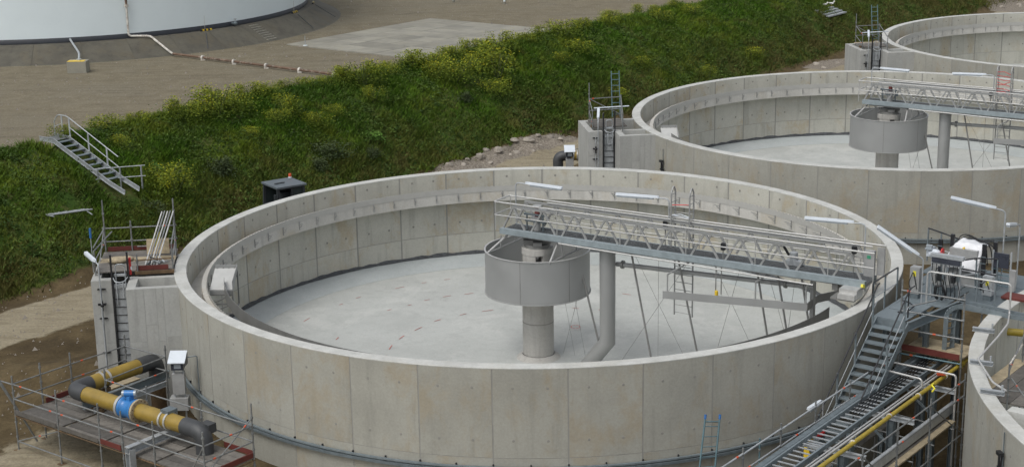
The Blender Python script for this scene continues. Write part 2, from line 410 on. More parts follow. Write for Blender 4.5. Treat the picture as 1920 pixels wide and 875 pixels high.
# ------------------------------------------------------------------ ground sheet: works level, haul road, grassed dike, storage yard
PROF_P = np.array([-3000, -33.5, -31.5, -30.3, -29.2, -27, -25, -23, -21.3, -16.5, -14.5, 3000.])
PROF_Z = np.array([-1.2, -1.2, -.45, .12, .15, -.6, -1.7, -3.05, -4., -4., -4.2, -4.2])
_k = RNG.normal(size=(24, 2)); _ph = RNG.uniform(0, 6.28, 24)
def lumps(p, q, s):
    o = np.zeros_like(p)
    for i in range(24):
        k = _k[i] / s * (1 + i * 0.12); o += np.sin(k[0] * p + k[1] * q + _ph[i]) / (1 + i * 0.12)
    return o / 5.0
def sstep(a, b, x): t = np.clip((x - a) / (b - a), 0, 1); return t * t * (3 - 2 * t)
TANKS_PQ = [(0, 0), (0, ROW), (0, 2 * ROW)]
def height(p, q):
    p = np.asarray(p, float); q = np.asarray(q, float)
    z = np.interp(p, PROF_P, PROF_Z)
    onb = sstep(-33, -30.5, p) * (1 - sstep(-22, -20.5, p))
    z = z + onb * (0.20 * lumps(p, q, 1.6) + 0.14 * lumps(p + 31, q - 12, 0.5) + .05 * lumps(p - 7, q + 2, .25))
    sp = sstep(-16.8, -15.2, p) * (1 - sstep(-9, -5, p)) * (1 - sstep(-9, -5, q))
    z = z + sp * (0.16 * lumps(p + 9, q, 1.1) + 0.05 * lumps(p, q + 5, 0.4))
    z = z + 0.85 * np.exp(-((p + 11.3) ** 2 + (q + 11.6) ** 2) / 3.2) + 0.45 * np.exp(-((p + 13.4) ** 2 + (q + 12.8) ** 2) / 2.5)
    z = z - 0.34 * sstep(.4, .85, q) * (1 - sstep(2.3, 2.7, q)) * onb * (p < -24)
    rk = sstep(18, 21, q) * (1 - sstep(31, 33, q)) * sstep(-22.3, -21.6, p) * (1 - sstep(-20.6, -19.6, p))
    z = z + rk * (0.2 + 0.22 * lumps(p, q, 0.55) + 0.14 * lumps(p + 4, q, 0.22))
    z = z + (p < -34) * 0.03 * lumps(p, q, 3.0)
    for (a, b) in TANKS_PQ:
        z = np.where(np.hypot(p - a, q - b) < 12.6, -5.0, z)
    z = np.where(np.hypot(p - 31.75, q - 3.15) < 15.0, -5.0, z)
    z = z - 2.2 * sstep(11.6, 12.4, p) * (1 - sstep(29, 31, p)) * sstep(-13, -12, q) * (1 - sstep(7, 9, q)) * (np.hypot(p, q) > 12.6)
    return z
def axis_pts(segs): return np.unique(np.concatenate([np.arange(a, b, s) for a, b, s in segs] + [[segs[-1][1]]]))
pa = axis_pts([(-1500, -300, 200), (-300, -80, 20), (-80, -36, 2.0), (-36, -20, .3), (-20, -4, .4), (-4, 12, 1.0), (12, 20, .35), (20, 30, 1.0), (30, 100, 10), (100, 1500, 200)])
qa = axis_pts([(-1500, -200, 200), (-200, -40, 20), (-40, -22, 3), (-22, 40, .4), (40, 112, .6), (112, 300, 10), (300, 1500, 200)])
PPg, QQg = np.meshgrid(pa, qa, indexing='ij'); ZZg = height(PPg, QQg)
npn, nqn = PPg.shape
vx = PPg * EP[0] + QQg * ED[0]; vy = PPg * EP[1] + QQg * ED[1]
verts = np.stack([vx, vy, ZZg], -1).reshape(-1, 3)
ii, jj = np.meshgrid(np.arange(npn - 1), np.arange(nqn - 1), indexing='ij'); a0 = (ii * nqn + jj).ravel()
faces = np.stack([a0, a0 + nqn, a0 + nqn + 1, a0 + 1], 1)
def np_mesh(name, v, f, mat, tones=None, smooth=False):
    me = bpy.data.meshes.new(name); k = f.shape[1]
    me.vertices.add(len(v)); me.vertices.foreach_set('co', np.ascontiguousarray(v, dtype=np.float32).ravel())
    me.loops.add(f.size); me.loops.foreach_set('vertex_index', np.ascontiguousarray(f, dtype=np.int32).ravel())
    me.polygons.add(len(f)); me.polygons.foreach_set('loop_start', np.arange(0, f.size, k, dtype=np.int32))
    me.polygons.foreach_set('loop_total', np.full(len(f), k, dtype=np.int32))
    me.polygons.foreach_set('use_smooth', np.full(len(f), smooth)); me.update(calc_edges=True)
    me.materials.append(M[mat])
    for nm, arr in (tones or {}).items():
        a = me.attributes.new(nm, 'FLOAT', 'POINT'); a.data.foreach_set('value', np.ascontiguousarray(arr, dtype=np.float32).ravel())
    return me
gmask = sstep(-31.6, -30.8, PPg) * (1 - sstep(-22.6, -21.0, PPg))
rmask = sstep(-21.2, -20.0, PPg) * (1 - sstep(-17.6, -16.0, PPg)) + .62 * sstep(-10.5, -8.5, PPg) * (1 - sstep(10, 12, PPg)) * (1 - sstep(-14.2, -13.0, QQg))
ymask = 1 - sstep(-32.2, -31.0, PPg)
smask = sstep(18, 21, QQg) * (1 - sstep(31, 33, QQg)) * sstep(-22.1, -21.6, PPg) * (1 - sstep(-20.6, -19.6, PPg)) + sstep(61, 62.5, QQg) * (1 - sstep(66, 68, QQg)) * sstep(-21.8, -21, PPg) * (1 - sstep(-19.6, -18.8, PPg)) + sstep(98, 100, QQg) * sstep(-23, -22, PPg) * (1 - sstep(-19, -18, PPg))
gmask = gmask * (1 - np.clip(smask, 0, 1))
gme = np_mesh('ground', verts, faces, 'earth', dict(grass=gmask, road=rmask, yard=ymask, spoil=smask), True)
go = bpy.data.objects.new('ground', gme); COL.objects.link(go); struct(go)

def pq3(p, q, z): return np.stack([p * EP[0] + q * ED[0], p * EP[1] + q * ED[1], z], -1)
# grass blades over the dike
NB = 300000
bp = RNG.uniform(-31.4, -21.2, NB * 2); bq = RNG.uniform(-14, 108, NB * 2)
dens = 0.55 + 0.35 * lumps(bp, bq, 1.3) + 0.25 * lumps(bp - 5, bq, 0.5)
dens *= sstep(-31.4, -30.6, bp) * (1 - sstep(-22.6, -21.3, bp + 0.5 * lumps(bp, bq, 1.5))) * (1.25 - 0.55 * np.clip(bq / 100, 0, 1))
dens *= 1 - sstep(19, 21, bq) * (1 - sstep(30.5, 32.5, bq)) * sstep(-22.0, -21.5, bp)
dens = np.where((bp < -24.6) & (bq > .75) & (bq < 2.35), 0, dens)
keep = RNG.uniform(0, 1, NB * 2) < dens; bp, bq = bp[keep][:NB], bq[keep][:NB]; nb = len(bp)
hgt = (0.15 + 0.17 * RNG.uniform(0, 1, nb)) * (1 + 0.55 * lumps(bp + 3, bq + 8, 0.9) + 0.5 * np.exp(-((bp + 30) / 0.7) ** 2))
hgt = np.clip(hgt, 0.05, 0.6); ang = RNG.uniform(0, 6.283, nb); lean = RNG.uniform(0.2, 1.3, nb) * hgt; la = RNG.uniform(0, 6.283, nb)
wd = RNG.uniform(0.018, 0.045, nb)
base = pq3(bp, bq, height(bp, bq) - 0.02)
side = np.stack([np.cos(ang) * wd, np.sin(ang) * wd, np.zeros(nb)], -1)
tip = base + np.stack([np.cos(la) * lean, np.sin(la) * lean, hgt], -1)
gv = np.stack([base - side, base + side, tip], 1).reshape(-1, 3)
tone = np.clip(0.45 + 0.25 * lumps(bp, bq, 0.8) + RNG.normal(0, 0.22, nb), 0, 1)
brown = np.clip(sstep(-26.5, -22.5, bp + 1.2 * lumps(bp, bq, 1.8)) * (.55 + .5 * lumps(bp + 2, bq, 1.2)) + .45 * sstep(50, 80, bq) * sstep(-28, -25, bp) + RNG.normal(0, .12, nb), 0, .85)
gob = bpy.data.objects.new('grass', np_mesh('grass', gv, np.arange(nb * 3).reshape(-1, 3), 'grass_blade', dict(tone=np.repeat(tone, 3), brown=np.repeat(brown, 3))))
COL.objects.link(gob); tag(gob, 'rough green grass covering the dike between yard and tanks', 'grass', kind='stuff')

# low broad-leaved weeds in the grass
def leaf_quads(cent, size, tilt=0.9):
    n_ = len(cent); a = RNG.uniform(0, 6.283, n_); t = RNG.uniform(-tilt, tilt, n_)
    u = np.stack([np.cos(a), np.sin(a), np.sin(t) * 0.8], -1); u /= np.linalg.norm(u, axis=1)[:, None]
    r_ = RNG.normal(size=(n_, 3)); v_ = np.cross(u, r_); v_ /= np.linalg.norm(v_, axis=1)[:, None]
    s = size[:, None] if hasattr(size, '__len__') else size
    return np.stack([cent - u * s, cent + v_ * s * 0.42, cent + u * s, cent - v_ * s * 0.42], 1).reshape(-1, 3)
NC = 2600
cpx = RNG.uniform(-30.6, -21.8, NC); cqx = RNG.uniform(-12, 106, NC); per = 34
rad = RNG.uniform(0.15, 0.5, NC) * (1 + .5 * (RNG.uniform(0, 1, NC) < .15))
dx = np.repeat(cpx, per) + RNG.normal(0, 1, NC * per) * np.repeat(rad, per) * 0.55; dq = np.repeat(cqx, per) + RNG.normal(0, 1, NC * per) * np.repeat(rad, per) * 0.55
dz = height(dx, dq) + np.abs(RNG.normal(0, 1, NC * per)) * np.repeat(rad, per) * 0.45 + 0.04
wv = leaf_quads(pq3(dx, dq, dz), RNG.uniform(0.04, 0.10, NC * per))
wt = np.clip(np.repeat(RNG.uniform(0, 0.8, NC), per) + RNG.normal(0, 0.12, NC * per), 0, 1)
wob = bpy.data.objects.new('ground_cover', np_mesh('ground_cover', wv, np.arange(len(wv)).reshape(-1, 4), 'cover_leaf', dict(tone=np.repeat(wt, 4))))
COL.objects.link(wob); tag(wob, 'low broad leaved weeds scattered through the dike grass', 'weeds', kind='stuff')

# flowering weeds: stems, leaves and yellow flower heads, three forms copied
def weed_form(seed, leafm, flower, h=1.0, wdt=0.55, nl=420, nf=170, ls=(.045, .10)):
    rg = np.random.default_rng(seed)
    st = MB()
    for k in range(9):
        a = rg.uniform(0, 6.28); r_ = wdt * rg.uniform(0.2, 0.8); st.path([(r_ * .2 * math.cos(a), r_ * .2 * math.sin(a), -.1), (r_ * .6 * math.cos(a), r_ * .6 * math.sin(a), h * .5), (r_ * math.cos(a), r_ * math.sin(a), h * rg.uniform(.8, 1.0))], [.014, .01, .006], 4)
    lm = st.mesh('stem', 'stem_green')
    n_ = nl; lob = rg.normal(0, wdt * .45, (7, 2)); w_ = rg.integers(0, 7, n_)
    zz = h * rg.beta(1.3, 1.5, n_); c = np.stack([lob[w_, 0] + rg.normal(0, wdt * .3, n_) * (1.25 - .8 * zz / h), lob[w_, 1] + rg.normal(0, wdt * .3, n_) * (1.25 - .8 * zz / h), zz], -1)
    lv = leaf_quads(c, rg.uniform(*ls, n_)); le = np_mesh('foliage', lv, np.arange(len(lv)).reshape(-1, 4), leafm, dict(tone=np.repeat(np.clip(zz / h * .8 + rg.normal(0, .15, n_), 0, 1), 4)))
    fl = None
    if flower:
        w_ = rg.integers(0, 7, nf); zz = h * (rg.uniform(.5, 1.08, nf)); c = np.stack([lob[w_, 0] + rg.normal(0, wdt * .24, nf), lob[w_, 1] + rg.normal(0, wdt * .24, nf), zz], -1)
        fv = leaf_quads(c, rg.uniform(.018, .036, nf)); fl = np_mesh('flower', fv, np.arange(len(fv)).reshape(-1, 4), 'flower_yellow', dict(tone=np.repeat(rg.uniform(0, 1, nf), 4)))
    return lm, le, fl
FORMS = [weed_form(11, 'weed_leaf', True, .8, .75, 1500, 190, (.025, .06)), weed_form(12, 'weed_leaf', True, 1.0, .7, 1600, 230, (.025, .06)), weed_form(13, 'weed_leaf', True, .7, .9, 1600, 150, (.025, .06))]
DARK = [weed_form(21, 'bush_leaf', False, .95, .75, 900), weed_form(22, 'bush_leaf', False, .8, .85, 900)]
BRIGHT = [weed_form(31, 'bright_leaf', False, .45, .8, 520)]
def plant(name, form, p, q, s, label, cat, group, squash=1.0):
    z = float(height(p, q)); o = thing(name, label, cat, (p, q, z), GRID, group); rz = random.uniform(0, 6.28)
    for nm, me in zip(('stem', 'foliage', 'flower'), form):
        if me:
            k_ = inst(me, nm, o, (p, q, z), rz, scale=(s, s, s * squash))
            if nm != 'stem': k_['kind'] = 'stuff'
WEEDS = [(-30.2,5.2,1.0),(-28.9,8.3,1.0),(-28.9,9.9,1.1),(-28.6,10.6,1.45),(-29.1,11.9,1.2),(-29.6,15.0,1.0),(-27.5,14.8,1.0),(-25.9,15.2,.9),(-29.4,21.2,1.1),(-28.6,22.1,1.3),(-28.8,24.6,.9),(-29.4,27.4,1.2),(-29.0,28.8,1.25),(-27.2,28.4,1.5),(-27.5,30.3,1.1),(-26.4,31.6,1.55),(-25.5,30.1,1.1),(-28.8,35.3,1.2),(-28.0,33.0,1.6),(-29.0,42.0,1.4),(-27.2,41.0,1.1),(-26.5,38.4,.8),(-24.6,45.3,.8),(-28.8,53.6,1.0),(-22.8,39.7,.8),(-23.0,57.7,1.0),(-24.9,3.8,1.25),(-24.1,3.7,1.0),(-27.0,13.5,.8),(-26.7,17.3,.7),(-26.2,10.8,.7),(-27.8,3.7,.7),(-29.6,48,.9),(-26.8,20.8,.8),(-28.0,57.4,1.0),(-27.6,27.3,1.1),(-22.6,50.5,.7),(-29.7,38.6,.9),(-29.8,18.2,.8),(-29.7,6.8,.8),(-29.5,31.4,.9)]
WEEDS += [(-29.9 + random.uniform(-.5, .6), 2.6 + k * 1.9 + random.uniform(-.7, .7), random.uniform(.55, .95)) for k in range(30)]
_u = 'first second third fourth fifth sixth seventh eighth ninth tenth eleventh twelfth thirteenth fourteenth fifteenth sixteenth seventeenth eighteenth nineteenth'.split(); _t = ['twent', 'thirt', 'fort', 'fift', 'sixt']
ORD = _u + [x for d in _t for x in [d + 'ieth'] + [d + 'y-' + y_ for y_ in _u[:9]]]
def seen_x(p, q, z):
    v = Vector((*G(p, q), z)) - Vector((-0.9132, -56.8147, 15.909)); return v.dot(rt) / v.dot(fw)
for crest in (True, False):
    sel = sorted([w_ for w_ in WEEDS if (w_[0] < -28.4) == crest], key=lambda w_: seen_x(w_[0], w_[1], -.5))
    for i, (p, q, s) in enumerate(sel):
        lab = ('%s yellow flowering weed from the left on the dike crest' if crest else '%s yellow flowering weed from the left on the dike slope') % ORD[i]
        plant('flowering_weed', FORMS[(i * 2 + crest) % 3], p, q, s * 1.15, lab, 'weed', 'yellow weeds on the dike crest' if crest else 'yellow weeds on the dike slope')
for i, (p, q, s) in enumerate([(-24.5,7.2,1.1),(-24.0,14.1,1.2),(-23.6,13.0,.8),(-24.1,2.3,.8),(-25.4,27.4,.8),(-23.4,16.9,.7)]):
    plant('low_bush', DARK[i % 2], p, q, s * .85, ['dark green bush left of the tractor cab on the dike slope', 'largest grey green bush above the tractor cab', 'smaller grey green bush just right of the tractor cab', 'dark bush under the big yellow weed beside the dike stairs', 'dark bush high on the middle of the dike slope', 'dark bush low on the slope near the bright leafy plant'][i], 'bush', 'dark bushes on the dike slope')
for i, (p, q, s) in enumerate([(-24.5,18.0,1.0),(-26.2,4.2,.7)]):
    plant('leafy_plant', BRIGHT[0], p, q, s, ['fresh bright green leafy plant low on the middle of the dike slope', 'small bright green leafy plant beside the steel dike stairs'][i], 'plant', 'bright leafy plants')

# boulders and lumps of spoil at the foot of the dike
def rock_mesh(seed):
    rg = np.random.default_rng(seed); mb = MB(); mb.ball((0, 0, 0), .5, 8)
    d = rg.normal(size=(5, 3)); d /= np.linalg.norm(d, axis=1)[:, None]
    out = []
    for v in mb.v:
        u = np.array(v); k = 1.0
        for e in d:
            t = u @ e
            if t > .3: u = u - e * (t - .3) * .8
        out.append(tuple(u))
    mb.v = out; mb.sm = [False] * len(mb.f); return mb.mesh('rock', 'stone')
ROCKS = [rock_mesh(s) for s in range(5)]
RK = [(-21.3,22.0,.5),(-21.5,23.7,.8),(-21.4,25.2,.9),(-21.0,26.4,.6),(-21.5,28.2,.9),(-21.3,30.1,.6),(-20.4,29.9,.4),(-20.5,23.4,.45),(-20.2,27.0,.35),(-21.6,21.1,.7),(-21.8,24.6,.6),(-21.9,27.4,.7),(-21.6,29.3,.5),(-19.8,62.5,.5),(-19.8,64.8,.6),(-19.4,65.6,.4),(-21.0,63.6,.7),(-21.2,101.6,.9),(-20.6,104.2,.8),(-20.0,103,.7)]
RK += [(-21.0,24.5,.3),(-20.8,25.6,.3),(-20.9,28.6,.35),(-21.8,22.9,.4),(-20.6,27.9,.25)]
for far in (0, 1, 2):
    sel = sorted([r_ for r_ in RK if (0 if r_[1] < 40 else (1 if r_[1] < 80 else 2)) == far], key=lambda r_: seen_x(r_[0], r_[1], -4))
    for i, (p, q, s) in enumerate(sel):
        s *= .75
        o = inst(ROCKS[i % 5], 'rock', None, (*G(p, q), float(height(p, q)) + s * .05), random.uniform(0, 6), scale=(s * 1.25, s, s * .75))
        tag(o, '%s pale rock from the left %s' % (ORD[i], ['at the dike foot behind the nearest tank', 'at the dike foot by the farthest chamber', 'on the dike end at the far top right'][far]), 'rock', ['rocks behind the near tank', 'rocks by the middle tanks', 'rocks at the far dike end'][far])

NS = 5200
sp_ = np.concatenate([RNG.uniform(-64, -32, NS // 2), RNG.uniform(-21.5, -9.5, NS // 2)]); sq_ = np.concatenate([RNG.uniform(2, 85, NS // 2), RNG.uniform(-20, 34, NS // 2)])
ok = ~((np.hypot(sp_, sq_) < 13.3) | (np.hypot(sp_, sq_ - ROW) < 13.3) | (np.hypot(sp_ + 13.5, sq_ + 11.2) < 2)); sp_, sq_ = sp_[ok], sq_[ok]; ns = len(sp_)
sz = RNG.uniform(.02, .06, ns) * (1 + 1.6 * (RNG.uniform(0, 1, ns) < .08)); cen = pq3(sp_, sq_, height(sp_, sq_) + sz * .3)
dirs = np.array([(1, 0, -.5), (-.5, .87, -.5), (-.5, -.87, -.5), (.1, .1, .8)])
sv_ = (cen[:, None, :] + dirs[None] * sz[:, None, None] * RNG.uniform(.6, 1.4, (ns, 4, 1))).reshape(-1, 3)
sf_ = (np.arange(ns)[:, None, None] * 4 + np.array([(0, 1, 3), (1, 2, 3), (2, 0, 3)])[None]).reshape(-1, 3)
sob = bpy.data.objects.new('loose_stones', np_mesh('loose_stones', sv_, sf_, 'stone')); COL.objects.link(sob); tag(sob, 'loose small stones scattered on yard and haul road', 'stones', kind='stuff')

# ------------------------------------------------------------------ storage yard: slab of concrete plates, white tank
ps = thing('yard_slab', 'large pale concrete slab of square plates in the gravel yard', 'slab', (-49.2, 36.4, -1.2), GRID)
pl = MB().box(0.015, 2.08, 0.015, 1.99, -.1, .03).mesh('slab_plate', 'slab_concrete')
for i in range(6):
    for j in range(8): inst(pl, 'slab_plate', ps, (-49.2 + i * 2.095, 36.4 + j * 2.005, -1.17 + random.uniform(-.006, .006)))
MB().box(-49.2, -36.63, 36.4, 52.44, -1.3, -1.18).build('slab_bed', 'grout', ps)

WT = (-36.5, 73.0)
wt_ = thing('storage_tank', 'huge white round storage tank with black base band in the yard', 'tank', (*WT, -.1))
sh = MB()
for k in range(5): sh.lathe([(19.38 - .004 * k, .22 + k * 2.0), (19.38 - .004 * k, 2.225 + k * 2.0)], 128, WT)
sh.build('shell', 'paint_white', wt_)
MB().lathe([(19.42, -.1), (19.42, .22), (19.38, .24)], 128, WT).build('base_band', 'band_black', wt_)
MB().lathe([(19.4, 10.2), (10, 11.3), (0.01, 11.8)], 64, WT).build('roof', 'paint_white', wt_)
pth = thing('tank_plinth', 'sloping grey concrete plinth around the foot of the white tank', 'plinth', (*WT, -1.2))
seg = 40
for k in range(seg):
    a = 360 / seg; m_ = MB().lathe([(19.0, -.1), (19.9, -.11), (21.9, -1.16), (22.2, -1.25)], 4, WT, k * a + .03, (k + 1) * a - .03, smooth=False)
    if k in range(24, 40): m_.build('plinth_plate', 'plinth_concrete', pth)
    else: m_.build('plinth_plate', 'plinth_concrete', pth)
MB().lathe([(18.9, -.3), (19.9, -.14), (21.9, -1.19)], 80, WT).build('plinth_core', 'plinth_concrete', pth)
def wt(a, r, z): return (WT[0] + r * math.cos(R(a)), WT[1] + r * math.sin(R(a)), z)
A_P = math.degrees(math.atan2(64.0 - 73.0, -29.6 + 36.5)) # azimuth of the vertical pipe on the shell
def az(px): return px
yp = thing('yard_pipe', 'long rusty brown and white pipe from the white tank across the gravel', 'pipe', (*wt(-62.3, 19.62, -.1)[:2], -1.2))
g0 = (*G(-52.3, 28.5), -1.02); g1 = (*G(-33.6, 28.1), -1.02)
MB().path([wt(-62.3, 19.62, 9.5), wt(-62.3, 19.62, 2.2)], .085, 8).build('riser', 'pipe_rust', yp)
MB().path(bend([wt(-62.3, 19.62, 2.2), wt(-62.3, 19.62, .08), wt(-58.2, 20.0, 0.02), wt(-56.5, 21.7, -.88), g0], .25), .08, 8).build('plinth_run', 'pipe_pale', yp)
gd = Vector(g1) - Vector(g0)
for k in range(6):
    MB().tube(Vector(g0) + gd * (k / 6 + .003), Vector(g0) + gd * ((k + 1) / 6 - .003), .085, 8).build('pipe_length', 'pipe_rust', yp)
for k in range(1, 6):
    c = Vector(g0) + gd * (k / 6); dn = gd.normalized()
    MB().tube(c - dn * .07, c + dn * .07, .16, 10).build('flange', 'pipe_pale', yp); MB().box(c.x - .14, c.x + .14, c.y - .14, c.y + .14, -1.22, -1.09).build('support_block', 'pipe_pale', yp)
for z in (2.2, 5.0): MB().tube(wt(-62.3, 19.62, z - .08), wt(-62.3, 19.62, z + .08), .15, 10).build('flange', 'pipe_pale', yp)
fb = thing('foundation_block', 'pale concrete block with yellow top edge at the plinth foot', 'block', (*G(-52.6, 20.6), -1.2))
bx_ = G(-52.6, 20.7)
MB().box(bx_[0] - .62, bx_[0] + .62, bx_[1] - .5, bx_[1] + .5, -1.25, -.45).build('block', 'slab_concrete', fb)
MB().box(bx_[0] - .6, bx_[0] + .5, bx_[1] - .48, bx_[1] + .1, -.447, -.435).build('yellow_edge', 'yellow_paint', fb)
dp = thing('drain_pipe', 'curved light grey drain pipe running from white tank to concrete block', 'pipe', (bx_[0], bx_[1], -.43))
MB().path(bend([wt(-73.9, 19.3, .12), wt(-73.9, 19.75, .12), (bx_[0] - .3, bx_[1] + 1.6, -.2), (bx_[0] + .05, bx_[1] + .1, -.43)], .5), .075, 8).build('tube', 'galvanised', dp)
MB().cyl((bx_[0] + .05, bx_[1] + .1), .16, -.44, -.36, 12).build('flange', 'galvanised', dp)
for i, (a, r_) in enumerate([(-45.4, 19.7), (-14.5, 19.7), (2.5, 19.9)]):
    s = thing('tank_marker', ['yellow and black marker bar with rod, nearest the rusty pipe', 'yellow and black marker bar with rod, middle of the three', 'yellow and black marker bar with rod, farthest at the picture top'][i], 'marker', wt(a, r_, -.1), group='yellow black markers on the plinth')
    for k in range(6):
        c = Vector(wt(a, r_, -.04)); t_ = Vector((-math.sin(R(a)), math.cos(R(a)), 0)); o_ = c + t_ * (k * .16 - .4)
        MB().beam(o_, o_ + t_ * .155, .12, .12).build('stripe', 'yellow_paint' if k % 2 else 'band_black', s)
    MB().tube(wt(a, r_, -.1), wt(a, r_, 1.0), .012, 5).build('rod', 'rail_steel', s)
    # dark drainage gully running down the plinth below the marker
    MB().beam(wt(a - .6, 20.1, -.17), wt(a - 3.2, 21.75, -1.06), .05, .03).build('gully', 'seal', s)
sv = thing('tank_valve', 'small grey drain valve on the black band of the white tank', 'valve', wt(-37.4, 19.7, -.1))
MB().tube(wt(-37.4, 19.3, .1), wt(-37.4, 19.85, .1), .1, 10).ball(wt(-37.4, 19.75, .12), .16).build('body', 'galvanised_dark', sv); MB().tube(wt(-37.4, 19.75, .1), wt(-37.4, 19.75, .45), .03, 6).cyl(wt(-37.4, 19.75, .45)[:2], .11, .43, .47, 10).build('handwheel', 'galvanised', sv)
ss_ = thing('plinth_steps', 'short row of worn concrete steps set into the tank plinth', 'steps', wt(-33, 22.4, -1.2))
for k in range(8):
    r_ = 20.05 + .24 * k; z = -.13 - (r_ - 19.9) * 1.05 / 2.0; c = Vector(wt(-33, r_, z)); t_ = Vector((-math.sin(R(-33)), math.cos(R(-33)), 0))
    MB().beam(c - t_ * .5, c + t_ * .5, .2, .09).build('step', 'slab_concrete', ss_)
st_ = thing('marker_post', 'thin grey post with small foot at the slab corner in the yard', 'post', (*G(-47.5, 36.6), -1.17))
MB().tube((*G(-47.5, 36.6), -1.17), (*G(-47.5, 36.6), -.45), .025, 6).build('pole', 'galvanised', st_); MB().cyl(G(-47.5, 36.6), .16, -1.172, -1.1, 8).build('foot', 'paint_white', st_)
for i, (p, q) in enumerate([(-54.3, 61.6), (-49.8, 62.9)]):
    s = thing('yard_bollard', ['white yard post at the top edge, left of two', 'white yard post at the top edge, right of two'][i], 'post', (*G(p, q), -1.2), group='white yard posts')
    MB().cyl(G(p, q), .09, -1.3, 1.2, 10).build('pole', 'paint_white', s); MB().cyl(G(p, q), .14, -1.3, -1.0, 10).build('foot', 'slab_concrete', s)

# ------------------------------------------------------------------ settling tanks
RO, TW = 13.0, 0.417; RI = RO - TW
NPAN = 37; PSTEP = 360 / NPAN; PJ = -87.2
def tank_walls(t, c, ro=RO, ri=RI, npan=NPAN, pj=PJ, arcs=None, mat='wall_concrete', zb=-6.9, split=-2.78):
    st = 360 / npan
    gap = math.degrees(0.022 / ro)
    for row, (z0, z1) in enumerate(((split, -.03), (zb, split - .018))):
        proto = MB().ring(ri + .201, ro, z0, z1, gap, st - gap, 5).mesh('wall_panel', mat)
        protoi = MB().ring(ri, ri + .199, z0 + .008, z1, gap * 1.7, st - gap * 1.7, 5).mesh('inner_panel', 'inner_concrete')
        for k in range(npan):
            a = pj + k * st
            if arcs and not arcs(a + st / 2): continue
            inst(proto, 'wall_panel', t, (c[0], c[1], 0), R(a)); inst(protoi, 'inner_panel', t, (c[0], c[1], 0), R(a))
    MB().ring(ri + .006, ro - .006, zb, -.05, n=222, c=c).build('joint_grout', 'grout', t)
    MB().ring(ri - .004, ro + .004, -.035, 0, n=148, c=c, bev=.012).build('wall_coping', 'rim_concrete', t)
    m_ = MB()
    for k in range(npan):
        for fr in (.27, .73):
            for z in (-.62, -2.25):
                a = R(pj + (k + fr) * st)
                for rr_, sgn in ((ro, 1), (ri, -1)):
                    if sgn < 0 and z > -1.4: z_ = -.3
                    else: z_ = z
                    d = Vector((math.cos(a), math.sin(a), 0)); p_ = Vector((c[0], c[1], z_)) + d * rr_
                    m_.path([p_ - d * .01, p_ + d * sgn * .004], [.05, .036], 8)
    m_.build('tie_hole_plugs', 'tie_plug', t, kind='stuff')
